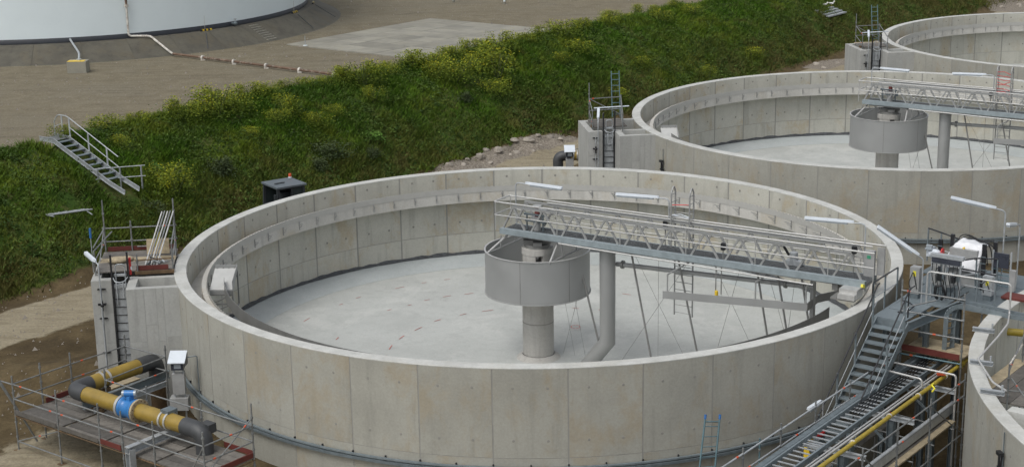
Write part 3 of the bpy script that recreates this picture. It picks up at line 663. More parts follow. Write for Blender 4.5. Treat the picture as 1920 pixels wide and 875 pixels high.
def tank_full(label, c, mark):
    t = thing('settling_tank', label, 'tank', (c[0], c[1], GROUND), group='round concrete settling tanks')
    tank_walls(t, c)
    MB().lathe([(RI + .01, -3.70), (11.3, -3.98)], 148, c).build('floor_haunch', 'haunch_concrete', t)
    MB().lathe([(11.31, -3.985), (6, -4.12), (1.0, -4.25), (.3, -4.26)], 120, c).build('floor', 'floor_concrete', t)
    # bitumen joint strip, uneven, where haunch meets wall
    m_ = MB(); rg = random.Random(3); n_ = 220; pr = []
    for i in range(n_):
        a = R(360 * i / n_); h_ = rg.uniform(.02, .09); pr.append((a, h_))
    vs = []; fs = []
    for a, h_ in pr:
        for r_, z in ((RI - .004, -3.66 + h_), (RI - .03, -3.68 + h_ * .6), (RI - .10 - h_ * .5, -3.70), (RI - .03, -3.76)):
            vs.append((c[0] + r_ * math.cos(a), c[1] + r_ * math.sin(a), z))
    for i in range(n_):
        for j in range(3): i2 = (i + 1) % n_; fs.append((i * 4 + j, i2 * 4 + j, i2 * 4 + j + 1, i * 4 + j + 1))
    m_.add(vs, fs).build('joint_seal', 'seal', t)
    # effluent launder: channel floor, inner lip, toothed weir
    la = MB(); la.ring(11.92, 12.10, -1.23, -.62, n=148, c=c, bev=.015)
    la.lathe([(12.10, -1.05), (RI + .004, -1.05)], 148, c); la.lathe([(RI + .004, -1.231), (12.09, -1.231)], 148, c)
    lo = la.build('launder', 'launder_concrete', t)
    nt_ = 720; vs = []; fs = []
    for i in range(nt_):
        a = R(360 * i / nt_); zt = -.53 if i % 2 else -.585
        for r_ in (11.912, 11.904):
            vs += [(c[0] + r_ * math.cos(a), c[1] + r_ * math.sin(a), -.80), (c[0] + r_ * math.cos(a), c[1] + r_ * math.sin(a), zt)]
    for i in range(nt_):
        b0, b1 = i * 4, ((i + 1) % nt_) * 4
        fs += [(b0, b1, b1 + 1, b0 + 1), (b1 + 2, b0 + 2, b0 + 3, b1 + 3), (b0 + 1, b1 + 1, b1 + 3, b0 + 3)]
    MB().add(vs, fs).build('weir_plate', 'weir_steel', lo)
    # angle brackets on the launder face
    br = MB().beam((11.895, 0, -.78), (11.895, 0, -1.12), .03, .03).beam((11.88, 0, -.92), (11.62, 0.10, -.80), .025, .025).beam((11.88, 0, -1.02), (11.70, .05, -.88), .02, .02).mesh('baffle_bracket', 'stainless')
    for k in range(76): inst(br, 'baffle_bracket', lo, (c[0], c[1], 0), R(101 + k * 360 / 76))
    # scum baffle, hung on the near half only
    MB().ring(11.30, 11.312, -1.0, -.52, -172, -33, 110, c).build('scum_baffle', 'stainless_dark', t)
    if mark:
        m_ = MB()
        def dash(r_, a0, a1, wd_=.05):
            z = -4.26 + .275 * min(1, r_ / 11.3) + .008; n_ = 3
            for i in range(n_):
                b0, b1 = R(a0 + (a1 - a0) * i / n_), R(a0 + (a1 - a0) * (i + 1) / n_)
                m_.add([(r1_ * math.cos(b), r1_ * math.sin(b), z) for r1_, b in ((r_, b0), (r_ + wd_, b0), (r_ + wd_, b1), (r_, b1))], [(0, 1, 2, 3)])
        rg = random.Random(5)
        for r_, a0, a1, s in ((10.0, 80, 172, 6.2), (7.9, 60, 205, 7.0), (5.6, 60, 215, 12), (3.6, 130, 330, 30)):
            a = a0
            while a < a1:
                if rg.random() < .75: dash(r_ + rg.uniform(-.06, .06), a, a + s * rg.uniform(.2, .42), .035)
                a += s
        for (x, y) in ((3.9, -3.1), (-3.6, 9.1), (-9.7, -1.6), (6.2, 1.0), (1.5, 3.0)):
            for k in range(8):
                b0, b1 = R(k * 45), R(k * 45 + 40)
                m_.add([(x + r_ * math.cos(b), y + r_ * math.sin(b) * 1.2, -4.07 if math.hypot(x, y) > 7 else -4.12) for r_, b in ((.16, b0), (.20, b0), (.20, b1), (.16, b1))], [(0, 1, 2, 3)])
        m_.build('paint_dashes', 'paint_red', t, kind='stuff')
    # centre column with four ports under its cap
    co = MB(); co.lathe([(.86, -4.30), (.80, -4.23), (.60, -4.10)], 32, c); co.lathe([(.575, -4.1), (.575, -.62)], 40, c)
    for k in range(4): co.ring(.36, .56, -.62, -.24, k * 90 + 20, k * 90 + 70 + 12, 8, c)
    co.ring(.3, .575, -.24, -.02, n=40, c=c); co.lathe([(.575, -.62), (0.01, -.62)], 40, c)
    cob = co.build('centre_column', 'column_concrete', t)
    MB().lathe([(.578, -2.87), (.582, -2.86), (.582, -2.84), (.578, -2.83)], 40, c).build('column_joint', 'tie_plug', cob)
    MB().ring(.12, .46, -.02, .12, n=24, c=c).box(c[0] - .5, c[0] + .5, c[1] - .16, c[1] + .16, .12, .26).box(c[0] - .16, c[0] + .16, c[1] - .5, c[1] + .5, .121, .25).build('slewing_ring', 'stainless_dark', t)
    return t
tank1 = tank_full('nearest and largest round concrete settling tank, in the foreground', T1, True)
tank2 = tank_full('second round concrete settling tank, behind the nearest one', T2, False)
t3 = thing('settling_tank', 'third round concrete settling tank at the far top right', 'tank', (*T3, GROUND), group='round concrete settling tanks')
tank_walls(t3, T3)
MB().lathe([(RI + .01, -3.70), (11.3, -3.98), (0.3, -4.26)], 100, T3).build('floor', 'floor_concrete', t3)
la = MB(); la.ring(11.92, 12.10, -1.23, -.62, n=120, c=T3); la.lathe([(12.10, -1.05), (RI + .004, -1.05)], 120, T3); la.lathe([(RI + .004, -1.231), (12.09, -1.231)], 120, T3); lo3 = la.build('launder', 'launder_concrete', t3)
MB().ring(11.9, 11.912, -.8, -.56, n=120, c=T3).build('weir_plate', 'weir_steel', lo3)
br3 = MB().beam((11.895, 0, -.78), (11.895, 0, -1.12), .03, .03).beam((11.88, 0, -.92), (11.62, 0.10, -.80), .025, .025).mesh('baffle_bracket', 'stainless')
for k in range(76): inst(br3, 'baffle_bracket', lo3, (T3[0], T3[1], 0), R(101 + k * 360 / 76))
t4 = thing('settling_tank', 'concrete tank wall with pale rim at the bottom right corner', 'tank', (*T4, GROUND), group='round concrete settling tanks')
tank_walls(t4, T4, 15.45, 15.03, 43, 100)
MB().lathe([(15.03, -3.7), (13.8, -3.98), (.3, -4.3)], 90, T4).build('floor', 'floor_concrete', t4)

# cable trunking bracketed round the outside of the walls
for i, (c, lab, ro, a0, a1) in enumerate([(T1, 'dark cable trunking curving round the outside of the nearest tank wall', RO, -172, -20), (T2, 'dark cable trunking curving round the second tank wall', RO, -150, -30)]):
    s = thing('cable_trunking', lab, 'trunking', (c[0], c[1], -3.2), group='cable trunking on tank walls')
    m_ = MB(); m_.ring(ro + .05, ro + .16, -3.20, -3.12, a0, a1, 80, c); m_.build('lower_duct', 'galvanised_dark', s)
    MB().ring(ro + .05, ro + .13, -3.08, -3.03, a0, a1, 80, c).build('upper_duct', 'galvanised_blue', s)
    mm = MB().box(ro - .0, ro + .05, -.02, .02, -3.24, -2.98).mesh('bracket', 'black_rubber')
    k = a0 + 2
    while k < a1: inst(mm, 'bracket', s, (c[0], c[1], 0), R(k)); k += 4.87

# ------------------------------------------------------------------ scraper bridges (local x = out along the bridge, y = far side)
def bridge(c, ang, label, which):
    F = (c, R(ang)); b = thing('scraper_bridge', label, 'bridge', (0, 0, 0), F, 'rotating scraper bridges')
    gp = MB().box(.006, .99, -.40, .40, .56, .60)
    gm = MB().box(0, .984, -.41, .41, .565, .575)
    for k in range(9): gm.box(0, .984, -.4 + k * .1 - .006, -.4 + k * .1 + .006, .575, .602)
    for k in range(14): gm.box(.03 + k * .07, .036 + k * .07, -.41, .41, .575, .6)
    gmesh = gm.mesh('grating_panel', 'grating')
    for k in range(14): inst(gmesh, 'grating_panel', b, (-1.2 + k * .992, 0, 0))
    MB().channel((-1.22, -.47, .545), (12.65, -.47, .545), .07, .19, .012).box(-1.22, 12.65, -.62, -.47, .655, .667).box(-1.22, 12.65, -.63, -.618, .46, .667).build('cable_tray', 'tray_blue', b)
    MB().channel((-1.2, .47, .5), (12.65, .47, .5), .07, .2, .012).build('edge_beam', 'tray_blue', b)
    for y in (-.36, .36): MB().beam((-.95, y, .42), (12.4, y, .42), .1, .12).build('bottom_chord', 'stainless', b)
    for y in (-.45, .45): MB().beam((-.78, y, 1.48), (12.06, y, 1.48), .08, .08).build('top_chord', 'stainless', b)
    bay = 12.76 / 10
    for y in (-.45, .45):
        for k in range(11):
            x = -.74 + k * bay
            if k == 0: MB().beam((x, y, 1.45), (x - .42, y, .66), .065, .07).build('truss_diagonal', 'stainless', b)
            else: MB().beam((x - .03, y, 1.45), (x - .5, y, .66), .058, .066).build('truss_diagonal', 'stainless', b)
            e = .5 if k < 10 else .62
            MB().beam((x + .03, y, 1.45), (x + e, y, .66 if k < 10 else .3), .058, .066).build('truss_diagonal', 'stainless', b)
    # hand rails: two heights, closed round the inner end
    for z, r_ in ((1.61, .03), (1.12, .022)):
        MB().path(bend([(12.9, -.52, z), (-1.5, -.52, z), (-1.5, .52, z), (12.93, .52, z)], .06), r_, 6).build('hand_rail', 'rail_steel', b)
    MB().tube((.2, .40, 1.56), (12.5, .40, 1.56), .026, 6).build('inner_rail', 'rail_steel', b)
    for y in (-.52, .52):
        for x in (-1.45, 1.15, 3.7, 6.25, 8.8, 11.35, 12.88): MB().tube((x, y, .56), (x, y, 1.61), .017, 6).build('rail_post', 'rail_steel', b)
    for z in (.80, .95): MB().tube((-1.3, .46, z), (12.8, .46, z), .012, 5).build('knee_rail', 'rail_steel', b)
    MB().path([(1.26, -.62, .42), (10.9, -.62, .30)], .032, 8).build('conduit', 'rail_steel', b)
    for x in (1.3, 3.2, 5.2, 7.2, 9.2, 10.8): MB().beam((x, -.62, .45), (x, .42, .37), .05, .04).build('cross_member', 'stainless_dark', b)
    # drive head over the column
    dh = MB(); dh.cyl((0, 0), .14, .6, .95, 14); dh.box(-.16, .16, -.14, .14, .92, 1.12); dh.build('gearbox', 'box_grey', b)
    MB().cyl((.02, 0), .10, 1.12, 1.42, 14).build('drive_motor', 'motor_red', b); MB().cyl((.02, 0), .16, 1.5, 1.53, 16).cyl((.02, 0), .02, 1.4, 1.5, 6).build('rain_cap', 'box_grey', b)
    fr = MB()
    for x in (-.35, .33): fr.path([(x, -.12, .6), (x, -.12, 1.2)], .03, 6)
    fr.beam((-.42, -.12, 1.2), (.42, -.12, 1.2), .06, .06).beam((-.42, -.12, .95), (.42, -.12, .95), .05, .05).ball((-.42, -.12, 1.2), .06, 8).ball((.42, -.12, .97), .07, 8)
    fr.build('drive_frame', 'galvanised_dark', b)
    MB().box(.18, .5, -.2, .12, 1.36, 1.46).build('slip_ring_box', 'box_grey', b)
    # control stations and far-end cabinet
    for x, y, z in ((7.58, -.4, 1.0), (5.0, .4, 1.25), (11.9, .35, 1.28)):
        k = MB().tube((x, y, .6), (x, y, z), .02, 6).build('station_post', 'stainless_dark', b); MB().box(x - .07, x + .07, y - .06, y + .06, z - .02, z + .22).build('switch_box', 'black_rubber', k)
    k = MB().box(12.3, 12.62, .20, .40, .60, 1.45).build('control_cabinet', 'box_grey', b)
    MB().box(12.40, 12.52, .190, .199, 1.2, 1.31).build('green_label', 'sign_green', k)
    MB().box(12.66, 12.9, .42, .46, .62, 1.55).build('end_plate', 'box_grey', b)
    k = MB().cyl((9.85, .25), .14, .75, 1.05, 12).box(9.6, 10.15, .12, .4, .62, .78).build('scum_pump', 'galvanised', b); MB().path([(9.7, .2, .95), (9.55, .1, 1.25)], .05, 6).build('pump_lever', 'black_rubber', k)
    # outer end carriage on the wall coping
    e = MB(); e.box(11.7, 12.5, -1.15, -.45, .10, .16).build('carriage_base', 'stainless_dark', b)
    MB().box(11.95, 12.55, -1.05, -.5, .16, .46).box(11.97, 12.53, -1.22, -1.05, .16, .33).build('carriage_cover', 'rail_steel', b)
    MB().beam((12.62, -.62, .50), (12.62, -.80, .58), .08, .1).build('beacon', 'signal_yellow', b)
    MB().beam((11.6, -.5, .3), (11.6, .9, .3), .2, .22).beam((12.3, -.9, .3), (12.3, .9, .3), .16, .2).build('end_carriage', 'stainless_dark', b)
    for y in (-.8, .8): MB().path([(12.0, y, .072), (12.12, y, .072)], .07, 14).build('wheel', 'black_rubber', b)
    # scum rake board and hangers under the bridge
    MB().beam((5.8, -1.35, -.60), (10.6, -.30, -.60), .03, .26).build('skimmer_board', 'stainless', b)
    MB().beam((10.6, -.30, -.60), (10.55, .75, -.60), .03, .28).beam((10.55, .75, -.6), (11.1, 2.0, -.62), .03, .28).build('skimmer_wing', 'stainless_dark', b)
    for x, y in ((5.95, -1.30), (8.9, -.66), (10.55, -.32)): MB().beam((x, y, -.47), (x, y, .12), .04, .04).beam((x, y, .12), (x + .35, -.3, .36), .04, .04).build('board_hanger', 'stainless', b)
    MB().path([(3.15, .25, -.3), (10.6, .25, -.06)], .085, 12).build('scum_pipe', 'stainless', b)
    for x in (3.4, 9.6): MB().path([(x - .04, .25, -.293 + (x - 3.15) * .0322), (x + .04, .25, -.293 + (x - 3.15) * .0322)], .15, 12).build('pipe_flange', 'stainless_dark', b)
    MB().beam((10.55, .3, .36), (10.55, .3, -1.6), .22, .12).build('end_column', 'stainless', b)
    for (x0, z0, x1, z1) in ((3.86, .34, 4.7, -3.6), (5.7, .34, 6.6, -3.5), (1.75, -.3, 2.7, -3.8), (8.65, .34, 9.4, -3.6), (9.4, .3, 10.1, -3.3), (10.25, .3, 10.9, -3.0)):
        MB().tube((x0, 0, z0), (x1, 0, z1), .035, 6).build('scraper_rod', 'stainless_dark', b)
    for (x0, z0, x1, z1) in ((3.9, .3, 6.3, -3.9), (6.1, .3, 3.4, -3.9), (1.0, -1.5, 1.5, -4.0), (1.7, -1.5, 1.0, -4.0), (1.45, -1.5, 1.95, -4.0), (8.0, .3, 6.9, -3.9), (4.9, .3, 4.9, -3.9), (9.0, .3, 10.2, -3.4), (10.0, .3, 9.6, -3.4), (7.0, .3, 9.2, -3.8), (3.2, .2, 2.4, -3.8)):
        MB().tube((x0, .1, z0), (x1, .1, z1), .007, 4).build('guy_wire', 'stainless_dark', b)
    for x in (5.0, 7.6):
        MB().beam((x, .1, -3.84 + .0), (x + 2.2, .55, -3.80), .02, .22).build('floor_scraper', 'stainless_dark', b)
    k = MB().beam((7.4, -.55, .4), (7.4, -.55, -.55), .03, .03).beam((7.6, -.55, .4), (7.6, -.55, -.55), .03, .03).build('sensor_mount', 'stainless_dark', b)
    MB().cyl((7.45, -.60), .06, -.62, -.42, 10).build('sensor', 'yellow_paint', k)
    return b
BA1, BA2 = -32.3, -34.0
b1 = bridge(T1, BA1, 'stainless lattice scraper bridge with blue grey tray over the nearest tank', 1)
b2 = bridge(T2, BA2, 'stainless lattice scraper bridge over the second tank', 2)

def ladder_cage(c, ang, label, tape):
    F = (c, R(ang)); l_ = thing('access_ladder', label, 'ladder', (5.6, .62, -1.95), F, 'hooped ladders at the bridges')
    for x in (5.27, 5.97):
        MB().path(bend([(x, .62, -1.95), (x, .62, 2.55), (x, .48, 2.78), (x, .3, 2.55), (x, .3, .6)], .12), .028, 6).build('stile', 'stainless', l_)
        for k in range(7): MB().tube((x, .3, .85 + k * .27), (x, .62, .85 + k * .27), .014, 5).build('hoop_bar', 'stainless', l_)
    for k in range(15): MB().tube((5.27, .62, -1.85 + k * .28), (5.97, .62, -1.85 + k * .28), .015, 5).build('rung', 'stainless', l_)
    rg = random.Random(4 if tape else 9)
    for k in range(7 if tape else 3):
        z = 1.5 + k * .16 if tape else 1.75 + (k % 2) * .36
        MB().path([(5.27, .31, z), (5.62, .33, z - rg.uniform(-.06, .12)), (5.97, .31, z + rg.uniform(-.12, .1))], .014, 4).build('warning_tape', 'signal_red' if k % 2 or tape else 'lamp_white', l_)
    return l_
ladder_cage(T1, BA1, 'hooped steel ladder rising beside the bridge of the nearest tank', False)
ladder_cage(T2, BA2, 'hooped ladder wrapped in red and white tape at the second tank bridge', True)

def feedwell(c, ang, label):
    F = (c, R(ang)); f = thing('feedwell_drum', label, 'drum', (0, 0, -1.66), F, 'feedwell drums')
    d = MB(); d.lathe([(1.92, -1.66), (1.92, -.07)], 72); d.lathe([(1.90, -.07), (1.90, -1.66)], 72); d.lathe([(1.92, -.07), (1.90, -.07)], 72); d.lathe([(1.90, -1.66), (1.92, -1.66)], 72)
    d.build('shell', 'stainless', f)
    MB().ring(1.89, 1.95, -.085, -.06, n=72).build('top_rim', 'rail_steel', f); MB().ring(1.9, 1.96, -1.68, -1.655, n=72).build('bottom_rim', 'stainless', f)
    for a in (-110 - ang, -55 - ang, 60, 150): MB().box(1.918, 1.924, -.012, .012, -1.65, -.09).build('weld_seam', 'stainless_dark', f).rotation_euler = (0, 0, R(a))
    for x, y in ((-1.25, -1.42), (1.35, -1.36), (-1.25, 1.42), (1.35, 1.36)):
        t_ = .38 if y < 0 else -.38
        MB().tube((x * 1.0, y, -.08), (x * .82, -t_, .38), .04, 8).build('support_strut', 'rail_steel', f)
    for x in (-1.25, 1.35): MB().tube((x, -1.42, -.1), (x, 1.42, -.1), .03, 6).tube((x, -.5, -.1), (x, -.5, .36), .025, 6).tube((x, .5, -.1), (x, .5, .36), .025, 6).build('tie_bar', 'stainless', f)
    return f
feedwell(T1, BA1, 'grey steel feedwell drum around the centre column of the nearest tank')
feedwell(T2, BA2, 'grey steel feedwell drum around the centre column of the second tank')
def outlet(c, ang, label):
    F = (c, R(ang)); f = thing('outlet_pipe', label, 'pipe', (2.92, 0, -3.3), F, 'fat upright outlet pipes')
    MB().path([(2.92, 0, .34), (2.92, 0, -3.18), (1.75, 0.12, -4.62)], .29, 20).build('pipe', 'stainless', f)
    MB().path([(2.92, 0, .28), (2.92, 0, .35)], .36, 20).build('flange', 'stainless_dark', f)
outlet(T1, BA1, 'fat upright steel pipe under the bridge of the nearest tank'); outlet(T2, BA2, 'fat upright steel pipe under the bridge of the second tank')
def scum_box(c, label):
    s = thing('scum_box', label, 'chute', (c[0] - 11.3, c[1] - 1.3, -1.6), group='scum chutes')
    x0, x1 = c[0] - 11.66, c[0] - 10.86; y0, y1 = c[1] - 1.95, c[1] - .75
    MB().add([(x0, y1, -.42), (x1, y1, -.42), (x1, y0, -.86), (x0, y0, -.86), (x0, y1, -.46), (x1, y1, -.46), (x1, y0, -.90), (x0, y0, -.90)], [(3, 2, 1, 0), (4, 5, 6, 7), (0, 1, 5, 4), (1, 2, 6, 5), (2, 3, 7, 6), (3, 0, 4, 7)]).build('ramp', 'chute_pale', s)
    MB().add([(x1, y1, -.3), (x1, y0, -.55), (x1, y0, -.95), (x1, y1, -.5), (x1 + .015, y1, -.3), (x1 + .015, y0, -.55), (x1 + .015, y0, -.95), (x1 + .015, y1, -.5)], [(0, 1, 2, 3), (7, 6, 5, 4), (0, 4, 5, 1), (1, 5, 6, 2), (2, 6, 7, 3), (3, 7, 4, 0)]).build('side_plate', 'stainless', s)
    MB().box(x0, x1, y0, y0 + .02, -1.05, -.9).build('end_plate', 'stainless', s); MB().box(x0, x1, y1, y1 + .02, -.75, -.3).build('end_plate', 'stainless', s)
    fr = MB(); fr.beam((x1, y0, -1.75), (x1, y1, -1.75), .04, .04).beam((x0, y0, -1.4), (x1, y0, -1.4), .05, .05).beam((x1, y0, -.9), (x1, y0, -1.75), .05, .05).beam((x1, y1, -.5), (x1, y1, -1.75), .05, .05).beam((x0 - .3, y0, -1.05), (x1, y0, -1.05), .04, .04).beam((x0, y0, -1.4), (x1, y0, -1.05), .03, .03).beam((x0, y0, -1.7), (x1, y0, -1.4), .03, .03).beam((x0 - .3, y0, -1.75), (x1, y0, -1.75), .04, .04)
    fr.build('support_frame', 'stainless_dark', s)
    for k in range(4): MB().beam((x0 + .1 + k * .2, y1 - .02, -.42), (x0 + .2 + k * .2, y1 + .12, -.3), .02, .05).build('hinge_rib', 'stainless_dark', s)
scum_box(T1, 'white scum chute on the inner left wall of the nearest tank'); scum_box(T2, 'white scum chute on the inner left wall of the second tank')

# ------------------------------------------------------------------ strip lamps on bent posts
def strip_lamp(label, base, top_z, arm, frame=None, length=1.65, bendr=.16, group='strip lamps on bent posts', fixed=None):
    """arm = (dx, dy, dz) from post top to lamp tip"""
    s = thing('strip_lamp', label, 'lamp', base, frame, group)
    b = Vector(base); t = Vector((b.x, b.y, top_z)); a = Vector(arm); L = a.length; d = a / L
    e = t + d * (L - length)
    MB().path(bend([b, t, e], bendr), .025, 8).build('post', 'galvanised', s)
    hd = MB(); pr = [(0.0, .03), (.12, .055), (.2, .07), (length - .02, .07), (length, .05)]
    dd, ss, uu = _basis(d)
    vs = []
    for x, w_ in pr:
        c = e + dd * x
        vs += [c + ss * w_ + uu * .0, c + ss * w_ * .8 + uu * .075, c - ss * w_ * .8 + uu * .075, c - ss * w_ + uu * .0]
    fs = []
    for i in range(len(pr) - 1):
        for j in range(4): fs.append((i * 4 + j, i * 4 + (j + 1) % 4, i * 4 + 4 + (j + 1) % 4, i * 4 + 4 + j))
    fs += [(3, 2, 1, 0), tuple(len(vs) - 4 + k for k in range(4))]
    hd.add(vs, fs).build('housing', 'lamp_white', s)
    MB().beam(e + dd * .22 - uu * .03, e + dd * (length - .04) - uu * .03, .115, .055, uu).build('diffuser', 'lamp_grey', s)
    return s
F1 = (T1, R(BA1)); F2 = (T2, R(BA2))
strip_lamp('white strip lamp above the feedwell end of the nearest bridge', (-1.2, .5, .6), 2.14, (1.98, 0, -.02), F1, 1.55)
strip_lamp('white strip lamp beside the hooped ladder on the nearest bridge', (5.09, .5, .6), 2.26, (-2.1, 0, -.10), F1, 1.7)
strip_lamp('white strip lamp at the outer end of the nearest bridge', (12.2, .5, .6), 2.26, (-2.1, 0, -.08), F1, 1.7)
strip_lamp('white strip lamp above the feedwell end of the second bridge', (-1.2, .5, .6), 2.14, (1.98, 0, -.02), F2, 1.55)
strip_lamp('white strip lamp beside the taped ladder on the second bridge', (5.09, .5, .6), 2.26, (-2.1, 0, -.10), F2, 1.7)

# ------------------------------------------------------------------ valve chambers on the left of each tank (local x = towards tank, y = away from camera)
CH_A = R(7.2)
def chamber(c, label):
    F = ((c[0] - 15.8, c[1] - .57), CH_A); v = thing('valve_chamber', label, 'chamber', (1.5, -1.5, GROUND), F, 'square valve chambers beside the tanks')
    zt = -.006; zb = -4.6
    MB().box(0, .3, -2.95, 0, zb, zt).build('side_wall', 'chamber_concrete', v)
    MB().box(.3, 2.86, -.3, 0, zb, zt).build('rear_wall', 'chamber_concrete', v)
    MB().box(.3, .7, -2.95, -2.65, zb, zt).build('front_wall', 'chamber_concrete', v)
    MB().box(.7, 1.3, -2.8, -2.62, zb, -.28).build('slot_wall', 'chamber_concrete', v)
    MB().box(1.3, 1.6, -4.2, -2.65, zb, zt).build('slot_cheek', 'chamber_concrete', v)
    MB().box(1.6, 3.0, -2.95, -2.7, zb, zt).build('cross_wall', 'chamber_concrete', v)
    MB().box(1.6, 3.16, -4.2, -3.95, zb, zt).build('pocket_wall', 'chamber_concrete', v)
    MB().box(1.6, 3.1, -3.95, -2.95, -.75, -.55).build('pocket_floor', 'chamber_concrete', v)
    MB().box(.3, 2.8, -2.65, -.3, -2.4, -2.2).build('chamber_floor', 'chamber_concrete', v)
    for (a, b_, z0, z1) in ((1.31, 1.88, -4.5, -1.9), (1.31, 1.88, -1.88, -.02), (1.90, 2.28, -4.5, -1.3), (1.90, 2.28, -1.28, -.02), (2.30, 2.52, -4.5, -1.9), (2.30, 2.52, -1.88, -.02), (2.54, 3.1, -4.5, -1.75), (2.54, 3.1, -1.73, -.02)):
        MB().box(a, b_, -4.206, -4.19, z0, z1).build('form_panel', 'chamber_concrete', v)
    for (a, b_, z0, z1) in ((.01, .69, -4.5, -2.3), (.01, .69, -2.28, -1.2), (.01, .69, -1.18, -.02)): MB().box(a, b_, -2.956, -2.94, z0, z1).build('form_panel', 'chamber_concrete', v)
    return v, F
def stop_gate(F, label):
    g = thing('stop_gate', label, 'gate', (1.0, -3.0, -3.9), F, 'black edged stop gates')
    for x in (.73, 1.29):
        MB().box(x - .03, x + .03, -3.06, -2.96, -3.9, .92 if x < 1 else 1.0).build('guide_rail', 'black_rail', g)
    MB().box(.78, 1.24, -2.93, -2.88, -3.9, -.32).build('gate_plate', 'galvanised', g)
    for k in range(11): MB().beam((.76, -2.95, -3.6 + k * .29), (1.26, -2.95, -3.6 + k * .29), .02, .02).build('crossbar', 'black_rail', g)
    MB().box(.78, 1.24, -2.98, -2.90, -.30, -.16).build('head_beam', 'galvanised', g); MB().box(.8, 1.22, -2.97, -2.91, .12, .2).build('cross_beam', 'galvanised', g)
    MB().path(bend([(.86, -2.98, -.9), (.86, -2.98, .55), (1.18, -2.98, .55), (1.18, -2.98, -.9)], .1), .022, 6).build('lifting_frame', 'galvanised', g)
    MB().path([(.76, -3.0, .1), (.85, -3.25, .02), (1.01, -3.33, 0), (1.17, -3.25, .02), (1.27, -3.0, .1)], .02, 6).build('guard_hoop', 'galvanised', g)
    for x in (.9, 1.12): MB().path([(x, -3.3, .02), (x, -3.3, -.55)], .025, 6).build('guard_leg', 'galvanised', g)
def sampler(F, label, x=.34, lamp=None):
    s = thing('sampling_valve', label, 'valve', (x, -3.06, -3.2), F, 'black sampling valves on posts')
    MB().tube((x, -3.06, -3.2), (x, -3.06, -.25), .022, 6).build('rod', 'galvanised', s)
    for z in (-.3, -1.35, -2.6): MB().beam((x - .11, -2.99, z), (x + .11, -2.99, z), .04, .05).ball((x - .12, -3.0, z), .03, 6).ball((x + .12, -3.0, z), .03, 6).build('bracket', 'black_rubber', s)
    MB().ball((x, -3.08, -.85), .075, 8).beam((x - .14, -3.08, -.82), (x + .14, -3.08, -.82), .07, .07).beam((x, -3.08, -.7), (x, -3.08, -1.05), .06, .06).build('valve_body', 'black_rubber', s)
ch1, FC1 = chamber(T1, 'pale concrete valve chamber at the left of the nearest tank')
ch2, FC2 = chamber(T2, 'pale concrete valve chamber at the left of the second tank')
ch3, FC3 = chamber(T3, 'pale concrete valve chamber at the left of the farthest tank')
for F, nm in ((FC1, 'nearest'), (FC2, 'second'), (FC3, 'farthest')):
    stop_gate(F, 'black railed stop gate in the valve chamber of the %s tank' % nm)
    sampler(F, 'black sampling valve on the chamber front of the %s tank' % nm)
strip_lamp('strip lamp leaning over the valve chamber of the nearest tank', (.32, -3.1, -3.2), .62, (-.55, 1.15, .10), FC1, 1.05)
strip_lamp('strip lamp leaning over the valve chamber of the second tank', (.45, -3.1, -3.2), .55, (.3, 1.5, .3), FC2, 1.3)
strip_lamp('strip lamp leaning over the valve chamber of the farthest tank', (.45, -3.1, -3.2), .75, (.5, 1.5, .25), FC3, 1.35)

# ------------------------------------------------------------------ scaffolds
def post(s, p, q, z0, z1, foot=True, mat='scaffold_steel', r_=.027):
    o = MB().tube((p, q, z0), (p, q, z1), r_, 8).build('standard', mat, s)
    cups = MB(); z = z0 + .45
    while z < z1 - .1: cups.path([(p, q, z - .03), (p, q, z + .03)], .045, 8); z += .5
    if cups.v: cups.build('cup_joint', 'scaffold_steel', o)
    if foot: MB().box(p - .12, p + .12, q - .12, q + .12, z0 - .03, z0).build('base_plate', 'rust_brown', s)
    return o
def rail(s, a, b, r_=.024, band=True, mat='scaffold_steel', name='ledger'):
    o = MB().tube(a, b, r_, 8).build(name, mat, s)
    if band and random.random() < .55:
        A, B = Vector(a), Vector(b); t = random.choice((.12, .2, .85, .55)); d = (B - A).normalized()
        MB().tube(A.lerp(B, t) - d * .05, A.lerp(B, t) + d * .05, r_ + .004, 8).build('orange_band', 'orange_band', o)
    return o
def planks(s, p0, p1, q0, q1, z, along='p', wdt=.30, mat='plank_wood', lens=None):
    n = max(1, int(round(abs((q1 - q0) if along == 'p' else (p1 - p0)) / wdt)))
    for k in range(n):
        if along == 'p': a = q0 + (q1 - q0) * k / n; b = q0 + (q1 - q0) * (k + 1) / n; mb = MB().box(p0 + .01, p1 - .01, a + .008, b - .008, z - .045 + random.uniform(-.006, .006), z + random.uniform(-.006, .004))
        else: a = p0 + (p1 - p0) * k / n; b = p0 + (p1 - p0) * (k + 1) / n; mb = MB().box(a + .008, b - .008, q0 + .01, q1 - .01, z - .045 + random.uniform(-.006, .006), z + random.uniform(-.006, .004))
        mb.build('plank', mat if random.random() > .12 else 'plank_light', s)

